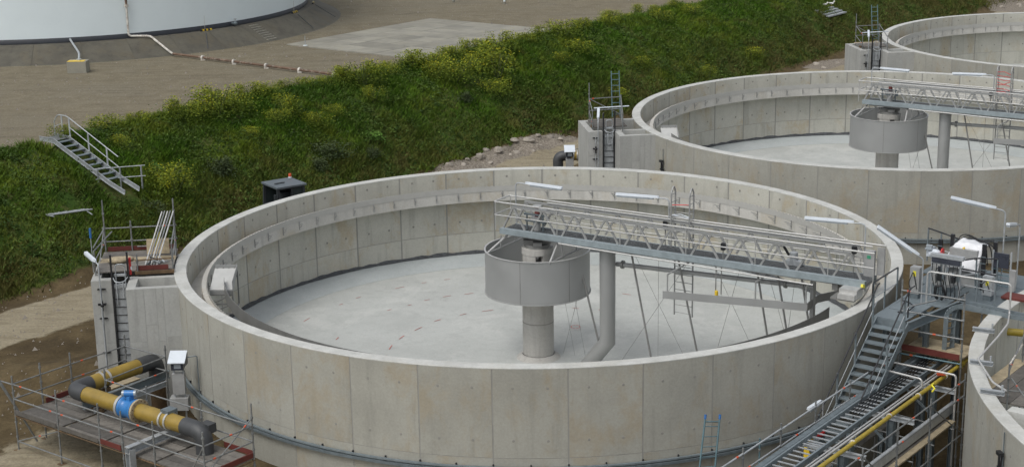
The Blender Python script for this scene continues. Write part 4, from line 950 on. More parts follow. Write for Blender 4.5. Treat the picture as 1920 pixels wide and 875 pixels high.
# scaffold on the nearest valve chamber, loaded with tubes
s = thing('chamber_scaffold', 'scaffold platform with red toe boards on the nearest valve chamber', 'scaffold', (1.5, -1.0, 0), FC1)
for x, y, z1 in ((.18, .3, 2.05), (2.68, .3, 2.0), (1.12, .3, 1.25), (1.55, -2.42, .75), (2.75, -2.3, 1.0), (.1, -2.3, .9)): post(s, x, y, -.4 if y > 0 else 0, z1, False)
for z in (1.0, .5): rail(s, (.1, .3, z), (2.75, .3, z)); rail(s, (.18, .35, z), (.1, -2.35, z + .02)); rail(s, (2.68, .35, z), (2.75, -2.35, z))
rail(s, (1.5, -2.42, .5), (2.8, -2.3, .5), mat='rust_brown'); rail(s, (1.3, .26, .28), (2.0, .26, .28)); rail(s, (.1, -2.3, .88), (.5, -.2, 1.0), band=False)
rail(s, (2.72, -.6, .1), (2.66, .25, 1.2), band=False); rail(s, (.1, -1.0, .1), (.17, .3, 1.0), band=False)
planks(s, .1, 2.75, -2.3, .3, .12)
for y in (-2.36, .34): MB().box(.25 if y > 0 else 1.5, 2.6, y - .018, y + .018, .13, .29).build('toe_board', 'toe_red', s)
MB().box(1.45, 2.8, -2.45, -2.38, -.004, .11).build('support_beam', 'rust_brown', s); MB().box(.1, 2.75, -.2, -.12, -.004, .07).build('support_beam', 'rust_brown', s)
tb = thing('tube_bundle', 'bundle of bare scaffold tubes leaning on the chamber scaffold rail', 'tubes', (2.2, -1.6, .12), FC1)
for k in range(5): MB().tube((1.75 + k * .10, -1.75 - .03 * k, .13), (2.28 + k * .10, .20, 1.55 + .02 * (k % 2)), .028, 8).build('tube', 'rail_steel' if k % 2 == 0 else 'scaffold_steel', tb)
MB().tube((2.05, -1.0, .62), (2.19, -.5, .98), .034, 8).build('yellow_sleeve', 'signal_yellow', tb)
bd = thing('board_offcut', 'tan board offcut leaning behind the scaffold tubes', 'board', (2.2, -.4, .12), FC1); MB().beam((1.7, -.35, .42), (2.5, -.35, .42), .02, .55, (0, .25, 1)).build('board', 'plank_light', bd)
jk = thing('base_jacks', 'heap of galvanised scaffold brackets on the platform planks', 'brackets', (2.3, -1.8, .12), FC1)
for k in range(9): MB().beam((1.7 + random.uniform(0, .9), -1.9 + random.uniform(-.2, .5), .15 + .02 * k), (1.9 + random.uniform(0, .8), -1.7 + random.uniform(-.2, .5), .16 + .03 * k), .04, .04).build('bracket', random.choice(('galvanised_dark', 'galvanised', 'black_rubber')), jk)
cl = thing('paper_sack', 'pale crumpled sack lying on the chamber scaffold planks', 'sack', (.8, -1.0, .12), FC1); MB().ball((.75, -1.2, .22), .3, 10, 1.3, .9, .4).ball((1.05, -1.0, .2), .22, 10, 1.2, .9, .4).build('sack', 'plank_light', cl)
bf = thing('blue_flag_post', 'thin post with blue cap at the left of the chamber scaffold', 'post', (-.05, -1.9, 0), FC1); MB().tube((-.02, -1.9, 0), (-.02, -1.9, 1.55), .015, 6).build('pole', 'galvanised', bf); MB().tube((-.02, -1.9, 1.25), (-.02, -1.9, 1.6), .04, 8).build('cap', 'blue_plastic', bf)
rt_ = thing('red_tape_bundle', 'red and white tape tied to the middle scaffold post', 'tape', (1.35, -2.9, .1), FC1); MB().beam((1.36, -2.9, .15), (1.36, -2.9, .75), .10, .07).build('roll', 'signal_red', rt_); MB().beam((1.40, -2.97, .35), (1.40, -2.97, .45), .08, .03).build('white_strip', 'lamp_white', rt_)

def tower(F, label, ladlabel, dx, tall):
    s = thing('chamber_scaffold', label, 'scaffold', (1.2 + dx, -1.5, 0), F)
    P_ = ((.45, -.66, 2.0), (2.1, -.45, 1.3), (1.65, -3.2, .95), (.3, -2.4, .9))
    for x, y, z1 in P_: post(s, x + dx, y, -.01 if y > -3 else 0, z1, False)
    for z in (1.2, .6): rail(s, (.45 + dx, -.66, z), (2.1 + dx, -.45, z)); rail(s, (.45 + dx, -.66, z), (.3 + dx, -2.4, z - .3)); rail(s, (2.1 + dx, -.45, z), (1.65 + dx, -3.2, z - .4), band=False)
    rail(s, (.5 + dx, -1.7, .92), (2.3 + dx, -1.5, .92), .03, False, 'lamp_white')
    rail(s, (.45 + dx, -.66, 1.2), (2.1 + dx, -.45, .3), band=False)
    planks(s, .35 + dx, 2.0 + dx, -2.6, -.6, .16)
    MB().box(.33 + dx, 2.02 + dx, -1.9, -1.7, -.004, .112).build('support_beam', 'rust_brown', s)
    l_ = thing('scaffold_ladder', ladlabel, 'ladder', (1.85 + dx, -.25, 0), F, 'ladders on the chamber scaffolds')
    for x in (1.68, 2.08): MB().tube((x + dx, -.36, .16), (x + .06 + dx, .25 if not tall else .1, 2.4), .025, 6).build('stile', 'ladder_teal', l_)
    for k in range(8): t = .06 + k * .125; MB().tube((1.68 + .06 * t + dx, -.36 + .6 * t, .16 + 2.24 * t), (2.08 + .06 * t + dx, -.36 + .6 * t, .16 + 2.24 * t), .018, 6).build('rung', 'ladder_teal', l_)
tower(FC2, 'small scaffold tower on the second valve chamber', 'teal ladder standing on the second valve chamber', 0, False)
tower(FC3, 'small scaffold tower on the farthest valve chamber', 'teal ladder standing on the farthest valve chamber', 0, False)

# ------------------------------------------------------------------ pipework platform, bottom left (site grid p, q)
DZ = -3.0
s = thing('pipe_scaffold', 'scaffold platform with planks around the yellow pipe, bottom left', 'scaffold', (-4, -15.8, GROUND), GRID)
FRONT = [-8.5, -6.3, -4.27, -3.2, -1.76, .42]; QF, QB = -16.78, -14.85
def gz(p, q): return float(height(p, q))
for p in FRONT: post(s, p, QF, gz(p, QF), -1.72 if p < .3 else -1.55)
for p in (-4.3, -1.8, .42): post(s, p, QB, gz(p, QB), -1.75 if p < .3 else -1.3)
for p, q in ((-8.5, -15.7), (-8.5, -14.5), (-8.45, -12.25), (-6.45, -12.2), (-6.3, -14.85)): post(s, p, q, gz(p, q), -1.6)
for z in (-2.0, -2.5):
    for a, b_ in zip(FRONT[:-1], FRONT[1:]): rail(s, (a, QF, z), (b_, QF, z))
    rail(s, (.42, QF, z), (.42, QB, z)); rail(s, (-8.5, QF, z), (-8.5, -14.5, z)); rail(s, (-8.5, -14.5, z), (-8.45, -12.25, z)); rail(s, (-8.45, -12.25, z), (-6.45, -12.2, z))
    rail(s, (-6.3, -14.85, z + .02), (-4.3, QB, z + .02)); rail(s, (-4.3, QB, z), (-1.8, QB, z)); rail(s, (-1.8, QB, z), (.42, QB, z)); rail(s, (-6.45, -12.2, z), (-6.3, -14.85, z))
for q in (QF, QB):
    rail(s, (-8.5, q, DZ - .08), (.45, q, DZ - .08), mat='rust_brown'); rail(s, (-8.5, q, -3.95), (.45, q, -3.95), band=False)
for p in FRONT: rail(s, (p, QF, DZ - .1), (p, QB, DZ - .1), band=False, mat='rust_brown')
rail(s, (-8.5, QF, -3.95), (-6.3, QF, DZ - .1), .02, name='diagonal_brace'); rail(s, (.42, QF, -2.9), (.42, QB, -1.75), .02, name='diagonal_brace'); rail(s, (-.6, QF, -3.6), (.42, QF, -2.0), .02, name='diagonal_brace')
rail(s, (-9.3, -17.2, -1.2), (-8.35, -16.4, -3.6), .03, False, name='raking_tube'); rail(s, (-9.0, -17.3, -1.1), (-8.3, -16.2, -4.1), .03, False, name='raking_tube'); rail(s, (-9.6, -17.0, -1.9), (-8.2, -16.7, -2.05), .024, name='raking_tube')
for a, b_ in ((-8.5, -6.35), (-6.25, -4.3), (-4.24, -1.8), (-1.72, .42)): planks(s, a, b_, QF, QB, DZ)
planks(s, -8.5, -6.4, QB + .02, -13.6, DZ + .002, 'q'); planks(s, -8.45, -7.7, -13.55, -12.3, DZ, 'q'); planks(s, -6.9, -6.45, -13.55, -12.3, DZ, 'q')
for (a, b_, c, d) in ((.40, .44, QF + .1, QB - .05), (-.9, .35, QB + .03, QB + .06), (-4.2, -3.25, QF - .06, QF - .03), (-8.48, -8.44, -15.6, -13.2)): MB().box(a, b_, c, d, DZ + .01, DZ + .17).build('toe_board', 'toe_red', s)
MB().box(-8.45, -6.35, QF - .06, QF - .03, DZ + .01, DZ + .16).box(-6.2, -4.32, QF - .06, QF - .03, DZ + .01, DZ + .14).build('toe_board', 'plank_wood', s)

# the pipe itself
PZ = -2.33; PQ = -15.45; PP_ = -7.2
y = thing('process_pipe', 'thick yellow brown pipe with dark grey elbows on the scaffold platform', 'pipe', (-4, PQ, PZ - .26), GRID)
def pipe_len(a, b_, mat='grp_yellow', r_=.255, nm='pipe_length'): return MB().path([a, b_], r_, 22).build(nm, mat, y)
def elbow(a, b_, c, rad, nm='elbow'):
    return MB().path(bend([a, b_, c], rad, 9), .272, 22).build(nm, 'pe_grey', y)
elbow((PP_ + .70, PQ, PZ), (PP_, PQ, PZ), (PP_, PQ + .70, PZ), .62)
pipe_len((PP_ + .68, PQ, PZ), (-4.72, PQ, PZ)); pipe_len((-4.12, PQ, PZ), (-1.85, PQ, PZ)); pipe_len((PP_, PQ + .68, PZ), (PP_, -12.75, PZ))
elbow((-1.88, PQ, PZ), (-1.05, PQ, PZ), (-1.05, PQ, -3.25), .75)
elbow((PP_, -12.78, PZ), (PP_, -12.0, PZ), (PP_, -12.0, -3.0), .62)
pipe_len((PP_, -12.0, -2.95), (PP_, -12.0, -4.3), 'rust_brown', .26, 'drop_pipe'); pipe_len((-1.05, PQ, -3.2), (-1.05, PQ, -4.2), 'pe_grey', .26, 'drop_pipe')
def flange(x, mat, r_=.37, t=.05):
    o = MB().path([(x - t, PQ, PZ), (x + t, PQ, PZ)], r_, 26).build('flange', mat, y)
    bl = MB()
    for k in range(14): a = 6.283 * k / 14; bl.path([(x - t - .035, PQ + r_ * .86 * math.cos(a), PZ + r_ * .86 * math.sin(a)), (x + t + .035, PQ + r_ * .86 * math.cos(a), PZ + r_ * .86 * math.sin(a))], .018, 6)
    bl.build('flange_bolts', 'rust_brown', o)
flange(-4.72, 'flange_steel'); flange(-3.98, 'plank_light', .38, .04)
for x in (-2.80, -2.55):
    MB().path([(x - .035, PQ, PZ), (x + .035, PQ, PZ)], .285, 26).build('pipe_clamp', 'flange_steel', y)
MB().box(-2.85, -2.5, PQ - .1, PQ + .28, PZ + .24, PZ + .34).build('clamp_lug', 'galvanised_dark', y)
for q in (-14.35, -14.1): MB().path([(PP_, q - .035, PZ), (PP_, q + .035, PZ)], .285, 26).build('pipe_clamp', 'flange_steel', y)
MB().box(-1.35, -.95, PQ + .12, PQ + .42, PZ - .1, PZ + .18).build('elbow_bracket', 'pe_grey', y)
v = thing('flow_meter', 'bright blue flow meter clamped between two pipe flanges', 'meter', (-4.4, PQ, PZ - .3), GRID)
MB().path([(-4.66, PQ, PZ), (-4.6, PQ, PZ), (-4.58, PQ, PZ), (-4.18, PQ, PZ), (-4.16, PQ, PZ), (-4.08, PQ, PZ)], [.345, .345, .295, .295, .345, .345], 26).build('body', 'valve_blue', v)
MB().box(-4.47, -4.29, PQ - .09, PQ + .09, PZ + .28, PZ + .42).build('neck', 'valve_blue', v)
k = MB().path([(-4.52, PQ - .1, PZ + .5), (-4.24, PQ + .1, PZ + .5)], .10, 16).build('head', 'valve_blue', v)
MB().path([(-4.26, PQ + .085, PZ + .5), (-4.20, PQ + .125, PZ + .5)], .10, 16).build('dial', 'lamp_grey', k); MB().path([(-4.56, PQ - .125, PZ + .5), (-4.50, PQ - .09, PZ + .5)], .10, 16).build('cover', 'lamp_grey', k)
fr = thing('pipe_support_frame', 'grey steel portal frame carrying the yellow pipe', 'frame', (-2.6, -16.4, GROUND), GRID)
MB().ibeam((-2.6, -17.0, GROUND), (-2.6, -17.0, -2.72), .22, .22, .02, (1, 0, 0)).build('column', 'galvanised', fr)
MB().ibeam((-2.6, -17.12, -2.74), (-2.6, -14.6, -2.74), .2, .22, .02).build('crossbeam', 'galvanised', fr); MB().ibeam((-2.6, -14.7, GROUND), (-2.6, -14.7, -2.86), .2, .2, .02, (1, 0, 0)).build('column', 'galvanised', fr)
f2 = thing('channel_beams', 'pair of long galvanised channel beams beside the upper yellow pipe', 'beams', (-6.85, -13.5, DZ), GRID)
MB().channel((-6.72, -15.5, -2.74), (-6.72, -11.9, -2.74), .10, .26, .014).build('beam', 'galvanised_blue', f2); MB().channel((-6.42, -15.3, -2.9), (-6.42, -12.3, -2.9), .08, .18, .014).build('beam', 'galvanised', f2)
MB().beam((-6.9, -15.1, -2.93), (-6.2, -15.1, -2.93), .1, .12).build('beam_packer', 'rust_brown', f2); MB().beam((-7.4, -14.2, -2.80), (-7.0, -14.2, -2.80), .2, .4).build('pipe_saddle', 'rust_brown', f2)

def cabinet(F, at, label, legs):
    x, y_, = at; c = thing('meter_cabinet', label, 'cabinet', (x, y_, GROUND), F, 'white hooded meter cabinets')
    for dx in (-.16, .16): MB().tube((x + dx, y_, GROUND), (x + dx, y_, -1.75), .03, 8).build('leg', 'galvanised', c)
    h = MB(); w_, d_ = .28, .30
    h.add([(x - w_, y_ - d_, -1.80), (x + w_, y_ - d_, -1.80), (x + w_, y_ + .25, -1.56), (x - w_, y_ + .25, -1.56), (x - w_, y_ - d_, -1.83), (x + w_, y_ - d_, -1.83), (x + w_, y_ + .25, -1.60), (x - w_, y_ + .25, -1.60)], [(0, 1, 2, 3), (7, 6, 5, 4), (0, 4, 5, 1), (1, 5, 6, 2), (2, 6, 7, 3), (3, 7, 4, 0)])
    h.build('hood', 'lamp_white', c)
    MB().add([(x + w_ - .02, y_ - d_ + .04, -1.84), (x + w_ - .02, y_ + .25, -1.61), (x + w_ - .02, y_ + .25, -2.0), (x + w_ - .02, y_ - d_ + .04, -1.95), (x + w_, y_ - d_ + .04, -1.84), (x + w_, y_ + .25, -1.61), (x + w_, y_ + .25, -2.0), (x + w_, y_ - d_ + .04, -1.95)], [(0, 1, 2, 3), (7, 6, 5, 4), (0, 4, 5, 1), (1, 5, 6, 2), (2, 6, 7, 3), (3, 7, 4, 0)]).build('hood_side', 'screen_dark', c)
    k = MB().box(x - .2, x + .2, y_ - .18, y_ + .1, -2.1, -1.84).build('display_unit', 'screen_dark', c); MB().box(x - .1, x + .12, y_ - .187, y_ - .18, -2.04, -1.9).build('dial', 'lamp_grey', k)
    MB().box(x - .2, x + .2, y_ - .14, y_ + .1, -2.95, -2.25).build('junction_box', 'box_grey', c)
    MB().box(x - .32, x + .28, y_ - .2, y_ + .2, -3.5, -3.08).build('lower_box', 'box_grey', c)
    MB().path(bend([(x + .3, y_ + .1, -1.75), (x + .62, y_ + .1, -1.7), (x + .62, y_ + .1, -3.1)], .08), .018, 6).build('conduit', 'galvanised_dark', c)
cabinet(((0, 0), 0), (-11.95, -6.65), 'white hooded meter cabinet against the nearest tank wall', True)
# inlet pipe and cabinet behind the second chamber
y = thing('inlet_pipe', 'black elbow and yellow pipe behind the second valve chamber', 'pipe', (T2[0] - 16.5, T2[1] + 2.0, -3.9))
MB().path(bend([(T2[0] - 16.1, T2[1] + 2.1, -2.4), (T2[0] - 16.75, T2[1] + 2.1, -2.4), (T2[0] - 16.75, T2[1] + 2.1, -4.1)], .6, 9), .27, 20).build('elbow', 'pe_grey', y)
MB().path([(T2[0] - 16.12, T2[1] + 2.1, -2.4), (T2[0] - 12.9, T2[1] + 2.1, -2.4)], .25, 20).build('pipe_length', 'grp_yellow', y)
for dx in (15.95, 15.75): MB().path([(T2[0] - dx - .03, T2[1] + 2.1, -2.4), (T2[0] - dx + .03, T2[1] + 2.1, -2.4)], .29, 20).build('pipe_clamp', 'flange_steel', y)
cabinet(((0, 0), 0), (T2[0] - 16.2, T2[1] + .6), 'white hooded meter cabinet beside the second valve chamber', True)
def wall_sampler(c, ro, a, z, label):
    s = thing('wall_sampler', label, 'valve', (c[0] + (ro + .05) * math.cos(R(a)), c[1] + (ro + .05) * math.sin(R(a)), z - .3), group='black samplers on tank walls')
    def W(r_, t, zz): return (c[0] + (ro + r_) * math.cos(R(a)) - t * math.sin(R(a)), c[1] + (ro + r_) * math.sin(R(a)) + t * math.cos(R(a)), zz)
    MB().beam(W(.12, -.16, z + .15), W(.12, .08, z + .15), .12, .1).beam(W(.1, -.05, z + .12), W(.1, -.05, z - .35), .09, .09).beam(W(.1, -.16, z - .25), W(.1, .16, z - .25), .07, .07).build('body', 'black_rubber', s)
    MB().path(bend([W(.14, .05, z + .15), W(.2, .22, z + .1), W(.14, .2, z - .3)], .1), .018, 6).build('hose', 'black_rubber', s)
    MB().tube(W(.05, 0, z - .5), W(.05, 0, z + .75), .016, 6).build('rod', 'galvanised_dark', s)
wall_sampler(T2, RO, -156.4, -1.28, 'black sampler with thin rod on the second tank wall')
wall_sampler(T4, 15.45, -175.3, -.85, 'black sampler on the tank wall at the bottom right corner')

# ------------------------------------------------------------------ stair up to the near tank (site grid)
s = thing('steel_stair', 'long galvanised stair climbing beside the nearest tank wall', 'stair', (14.1, -3.0, GROUND), GRID)
RISE, GO, NT_ = .19, .233, 21
tr = MB().box(-.49, .49, -.13, .13, -.03, 0).box(-.49, .49, -.135, -.125, -.045, .003).mesh('tread', 'galvanised_blue')
for k in range(NT_): inst(tr, 'tread', s, (14.11, -.83 - k * GO, -.23 - k * RISE))
zt, qt = -.02, -.55; zb_, qb_ = -.23 - NT_ * RISE, -.83 - NT_ * GO
for p in (13.59, 14.63):
    MB().beam((p, qt + .1, zt - .1), (p, qb_, zb_ + .02), .03, .24).build('stringer', 'galvanised_blue', s)
    hp = [(p, qt + .12, 1.02)] + [(p, qt, 1.0)] + [(p, qb_ + .2, zb_ + 1.15)] + [(p, qb_, zb_ + .6)]
    MB().path(bend(hp, .15), .024, 7).build('hand_rail', 'black_rail', s)
    MB().tube((p, qt, .48), (p, qb_ + .2, zb_ + .65), .014, 6).build('mid_rail', 'galvanised', s)
    for k in (0, 5, 10, 15, 20): MB().beam((p, -.83 - k * GO, -.35 - k * RISE), (p, -.83 - k * GO, .78 - k * RISE), .06, .03, (0, 1, 0)).build('rail_post', 'galvanised_blue', s)

# ------------------------------------------------------------------ central access platform
pf = thing('access_platform', 'blue grey steel access platform between the tanks with railings', 'platform', (14.5, 2.5, -.3), GRID)
for k, (p0, p1, q0, q1) in enumerate(((13.5, 14.5, -.5, .5), (13.5, 14.55, .52, 1.5), (13.5, 14.9, 1.52, 2.5), (14.95, 16.4, 2.55, 3.6), (13.4, 14.9, 2.52, 3.6), (13.0, 14.6, 3.62, 4.8), (14.62, 16.4, 3.62, 4.8), (12.7, 14.5, 4.82, 6.3), (14.52, 16.6, 4.82, 6.3))):
    MB().box(p0 + .006, p1 - .006, q0 + .006, q1 - .006, -.09, -.05).build('deck_plate', 'galvanised_dark' if k > 2 else 'galvanised_blue', pf)
MB().channel((13.45, -.5, -.2), (13.35, 2.4, -.2), .1, .28).channel((14.56, -.5, -.2), (15.0, 2.5, -.2), .1, .28).beam((13.45, -.52, -.2), (14.56, -.52, -.2), .02, .28).channel((15.0, 2.52, -.2), (16.4, 2.52, -.2), .1, .24).build('edge_beam', 'galvanised_blue', pf)
for p, q in ((13.6, .2), (14.6, 1.0), (15.0, 2.6), (16.3, 2.6), (13.2, 4.0), (15.8, 5.8)): MB().ibeam((p, q, -6.4), (p, q, -.1), .16, .16, .015, (1, 0, 0)).build('column', 'galvanised_dark', pf)
def guard(pts, black=True, posts=True, z=1.02):
    top = [(p, q, z) for p, q in pts]
    MB().path(bend(top, .12), .026, 7).build('top_rail', 'black_rail' if black else 'galvanised', pf)
    MB().path([(p, q, .5) for p, q in pts], .016, 6).build('knee_rail', 'galvanised', pf)
    if posts:
        for (p, q) in pts: MB().beam((p, q, -.08), (p, q, z - .02), .06, .035).build('rail_post', 'galvanised_blue', pf)
guard([(13.4, -.45), (13.36, .5), (13.33, 1.5)]); guard([(15.0, 2.5), (15.62, 2.45), (16.25, 2.35)]); guard([(14.3, 2.7), (15.0, 3.9), (15.6, 4.2)])
guard([(12.3, 6.3), (12.9, 6.0), (13.85, 5.45), (14.8, 5.95)], z=1.1)
for p in (13.4, 14.6): MB().path(bend([(p, -.5, .1), (p, -.5, 1.02), (p, -.1, 1.02)], .1), .024, 7).build('stair_newel', 'black_rail', pf)
# tall black guide posts, switchgear, cabinets standing on the platform
for i, (p, q, z1, lab) in enumerate(((15.2, 4.0, 1.5, 'black upright guide post in front of the white sheet, right side'), (13.93, 4.45, 1.55, 'tall black guide post left of the white sheet'), (15.4, 4.45, 1.5, 'black upright guide post behind the grey strut rack'), (13.5, 4.5, 1.3, 'short black guide post near the tank wall'))):
    g = thing('guide_post', lab, 'post', (p, q, -.05), GRID, 'black guide posts on the platform')
    MB().box(p - .06, p + .06, q - .05, q + .05, -.05, z1).build('upright', 'black_rail', g)
    for k in range(5): MB().beam((p - .09, q - .06, .2 + k * .22), (p + .09, q - .06, .2 + k * .22), .03, .03).build('collar', 'galvanised_dark', g)
g = thing('switch_rack', 'galvanised rack with dark switch panel and hanging cables', 'rack', (14.6, 2.3, -.05), GRID)
for p in (14.15, 14.62, 15.1): MB().beam((p, 2.3, -.05), (p, 2.3, 1.3), .06, .05).build('rack_post', 'galvanised', g)
MB().box(14.1, 15.2, 2.22, 2.38, 1.34, 1.46).box(14.12, 15.18, 2.24, 2.36, 1.12, 1.16).build('rack_frame', 'galvanised', g); MB().box(14.16, 15.1, 2.21, 2.36, 1.17, 1.33).build('switch_panel', 'screen_dark', g)
for k in range(6): MB().box(14.2 + k * .16, 14.3 + k * .16, 2.225, 2.37, .5 + .07 * (k % 3), .78 + .05 * (k % 2)).build('socket_box', ('box_grey', 'black_rubber', 'galvanised_dark')[k % 3], g)
for k in range(7): x = 14.2 + k * .14; MB().path(bend([(x, 2.2, 1.15), (x + .02, 2.1, .8), (x + .16, 2.08, .35), (x + .1, 2.15, .05)], .2), .014, 5).build('cable', 'black_rubber', g)
MB().path([(14.5, 2.0, .05), (14.45, 1.9, .2), (14.5, 1.85, .5), (14.7, 1.88, .55), (14.8, 1.9, .25), (14.65, 1.95, .06)], .05, 6).build('cable_coil', 'black_rubber', g)
# white protective sheet over a cabinet: a draped box with folds
g = thing('sheeted_cabinet', 'white plastic sheet with yellow marks draped over a cabinet', 'sheet', (14.8, 4.2, -.05), GRID)
vs = []; fs = []; NX, NY = 18, 12
for i in range(NX):
    for j in range(NY):
        u, v_ = i / (NX - 1), j / (NY - 1); x = 13.9 + u * 1.15 + .1 * math.sin(v_ * 5) * (1 - u); 
        zz = 1.42 - .12 * u - .15 * max(0, .25 - u) * 4; yy = 4.75 - v_ * 1.1
        drop = max(0, v_ - .45); z = zz - drop * 1.45 - .02 * math.sin(u * 19 + v_ * 3) - .02 * math.cos(v_ * 14 + u * 6); yy += drop * .42
        vs.append((x, yy, z + .25 * max(0, .12 - u) * -3))
for i in range(NX - 1):
    for j in range(NY - 1): a = i * NY + j; fs.append((a, a + 1, a + NY + 1, a + NY))
sh = MB().add(vs, fs, True).build('sheet', 'cloth_white', g); m_ = sh.modifiers.new('t', 'SOLIDIFY'); m_.thickness = .012
MB().box(14.0, 14.95, 4.05, 4.65, -.05, 1.2).build('cabinet', 'box_grey', g)
for k, (x, z, w_) in enumerate(((14.35, 1.12, .10), (14.42, 1.2, .07), (14.75, 1.08, .08))):
    j = .30 + .09 * k
    MB().beam((x, 4.13, z), (x + w_, 4.12, z + .05), .015, .12 if k == 0 else .06, (0, .4, 1)).build('yellow_mark', 'yellow_paint', g)
g = thing('control_panel', 'dark flat control panel on galvanised strut frame', 'panel', (15.7, 4.3, -.05), GRID)
MB().box(15.45, 15.95, 4.22, 4.28, .72, 1.22).build('panel', 'screen_dark', g)
for p in (15.4, 16.0): MB().beam((p, 4.3, -.05), (p, 4.3, 1.28), .05, .05).build('strut', 'galvanised', g)
for k in range(6): MB().beam((15.4, 4.32, .1 + k * .18), (16.0, 4.32, .1 + k * .18), .025, .025).build('strut_bar', 'ladder_teal', g)
MB().box(16.02, 16.2, 4.2, 4.35, .0, .7).build('side_box', 'box_grey', g)
g = thing('pump_head', 'white and grey valve actuator with red handwheel near the tank wall', 'actuator', (13.6, 3.6, -.05), GRID)
MB().cyl((13.55, 3.9), .1, -.05, .75, 12).build('stem_housing', 'box_grey', g); MB().ball((13.55, 3.9, .95), .2, 12, 1.2, 1, .8).box(13.3, 13.5, 3.8, 4.0, .85, 1.05).build('actuator_body', 'lamp_white', g); MB().path([(13.8, 3.9, 1.05), (13.84, 3.9, 1.05)], .13, 14).build('handwheel', 'signal_red', g); MB().box(13.28, 13.5, 3.7, 4.1, 1.1, 1.14).box(13.3, 13.5, 3.75, 3.85, 1.14, 1.25).build('display', 'lamp_grey', g)
g = thing('hose_reels', 'black hoses and cables looping over the platform railing', 'hoses', (14.2, 5.0, -.05), GRID)
for k in range(5): MB().path(bend([(13.9 + .02 * k, 4.5, .6), (14.0 + .05 * k, 4.9, 1.5 - .05 * k), (14.5 + .16 * k, 5.1, 1.4 - .04 * k), (14.6 + .18 * k, 5.0, .5)], .35), .02, 6).build('hose', 'black_rubber', g)
MB().path([(13.6, 1.3, .02), (13.9, 1.2, .02), (14.2, .9, .03), (14.25, .4, .03), (14.0, .1, .02)], .02, 6).build('cable', 'black_rubber', g)
for i, (p, q, h_, lab) in enumerate(((13.75, 2.0, 1.0, 'grey pump starter box with yellow tag at the tank wall, left of rack'), (14.05, 3.3, .9, 'grey junction cabinet behind the switch rack'), (15.75, 3.1, .75, 'grey pump cabinet behind the railing on the right'), (14.35, 3.25, .55, 'low galvanised pump housing behind the rack'))):
    g = thing('starter_box', lab, 'cabinet', (p, q, -.05), GRID, 'grey cabinets on the platform')
    MB().box(p - .16, p + .16, q - .14, q + .14, .12, h_).build('case', 'box_grey' if i != 2 else 'galvanised', g); MB().box(p - .13, p + .13, q - .12, q + .12, -.05, .12).build('foot', 'galvanised_dark', g)
    MB().box(p - .05, p + .05, q - .146, q - .14, h_ - .3, h_ - .12).build('tag', 'signal_yellow' if i != 1 else 'screen_dark', g); MB().path(bend([(p - .1, q - .15, .2), (p - .14, q - .25, .5), (p - .02, q - .2, h_ - .1), (p + .1, q - .16, .3)], .12), .016, 5).build('cable', 'black_rubber', g)
# loose pipework and rods at the right edge of the platform
g = thing('rod_stack', 'stack of galvanised rods and angles lying at the right picture edge', 'rods', (17.0, 4.6, -.05), GRID)
for k in range(9): MB().tube((16.3 + .08 * k, 5.8 - .1 * k, .25 + .06 * (k % 4)), (17.6 + .07 * k, 4.2 + .12 * k, .45 + .06 * (k % 3)), .025, 6).build('rod', 'galvanised', g)
for p, q in ((16.5, 5.5), (17.4, 4.6)): MB().beam((p, q, -.05), (p, q, .6), .06, .06).build('trestle', 'galvanised_dark', g)
MB().box(16.1, 17.6, 3.3, 3.9, .003, .07).build('board', 'toe_red', g)
# big cable tray that bridges over to the right, on a bent leg
g = thing('cable_bridge', 'wide galvanised cable tray arching down from the platform', 'cable tray', (15.3, 1.6, -1.35), GRID)
pts = bend([(15.25, 1.25, -1.35), (15.25, 1.3, .02), (15.6, 1.7, .14), (17.2, 1.75, .02), (19.6, 2.1, .05)], .4)
for dz, mt in ((0, 'galvanised_blue'),):
    for o in (-.17, .17):
        for a, b_ in zip(pts[:-1], pts[1:]): MB().beam((a.x + o * .35, a.y + o, a.z), (b_.x + o * .35, b_.y + o, b_.z), .03, .15).build('tray_side', mt, g)
    k = 0
    for a, b_ in zip(pts[:-1], pts[1:]):
        n_ = max(1, int((b_ - a).length / .22))
        for j in range(n_): c = a.lerp(b_, (j + .5) / n_); MB().beam((c.x - .06, c.y - .17, c.z - .03), (c.x + .06, c.y + .17, c.z - .03), .05, .03).build('tray_rung', 'galvanised_dark', g)
MB().box(15.1, 15.45, 1.1, 1.4, -1.38, -1.34).build('foot_plate', 'galvanised', g)
# lamps of the platform
strip_lamp('strip lamp reaching left across the second tank wall, at right edge', (15.6, 4.6, -.05), 2.55, (-1.5, -.95, .42), GRID, 1.5, .15)
strip_lamp('strip lamp seen end-on at the right picture edge', (15.9, 5.2, -.05), 2.0, (.15, -1.55, .35), GRID, 1.1, .1)
g = strip_lamp('long tilted strip lamp fixture over the platform entrance', (14.15, 1.55, -.05), 1.42, (-1.35, -.62, 1.0), GRID, 1.6, .15)

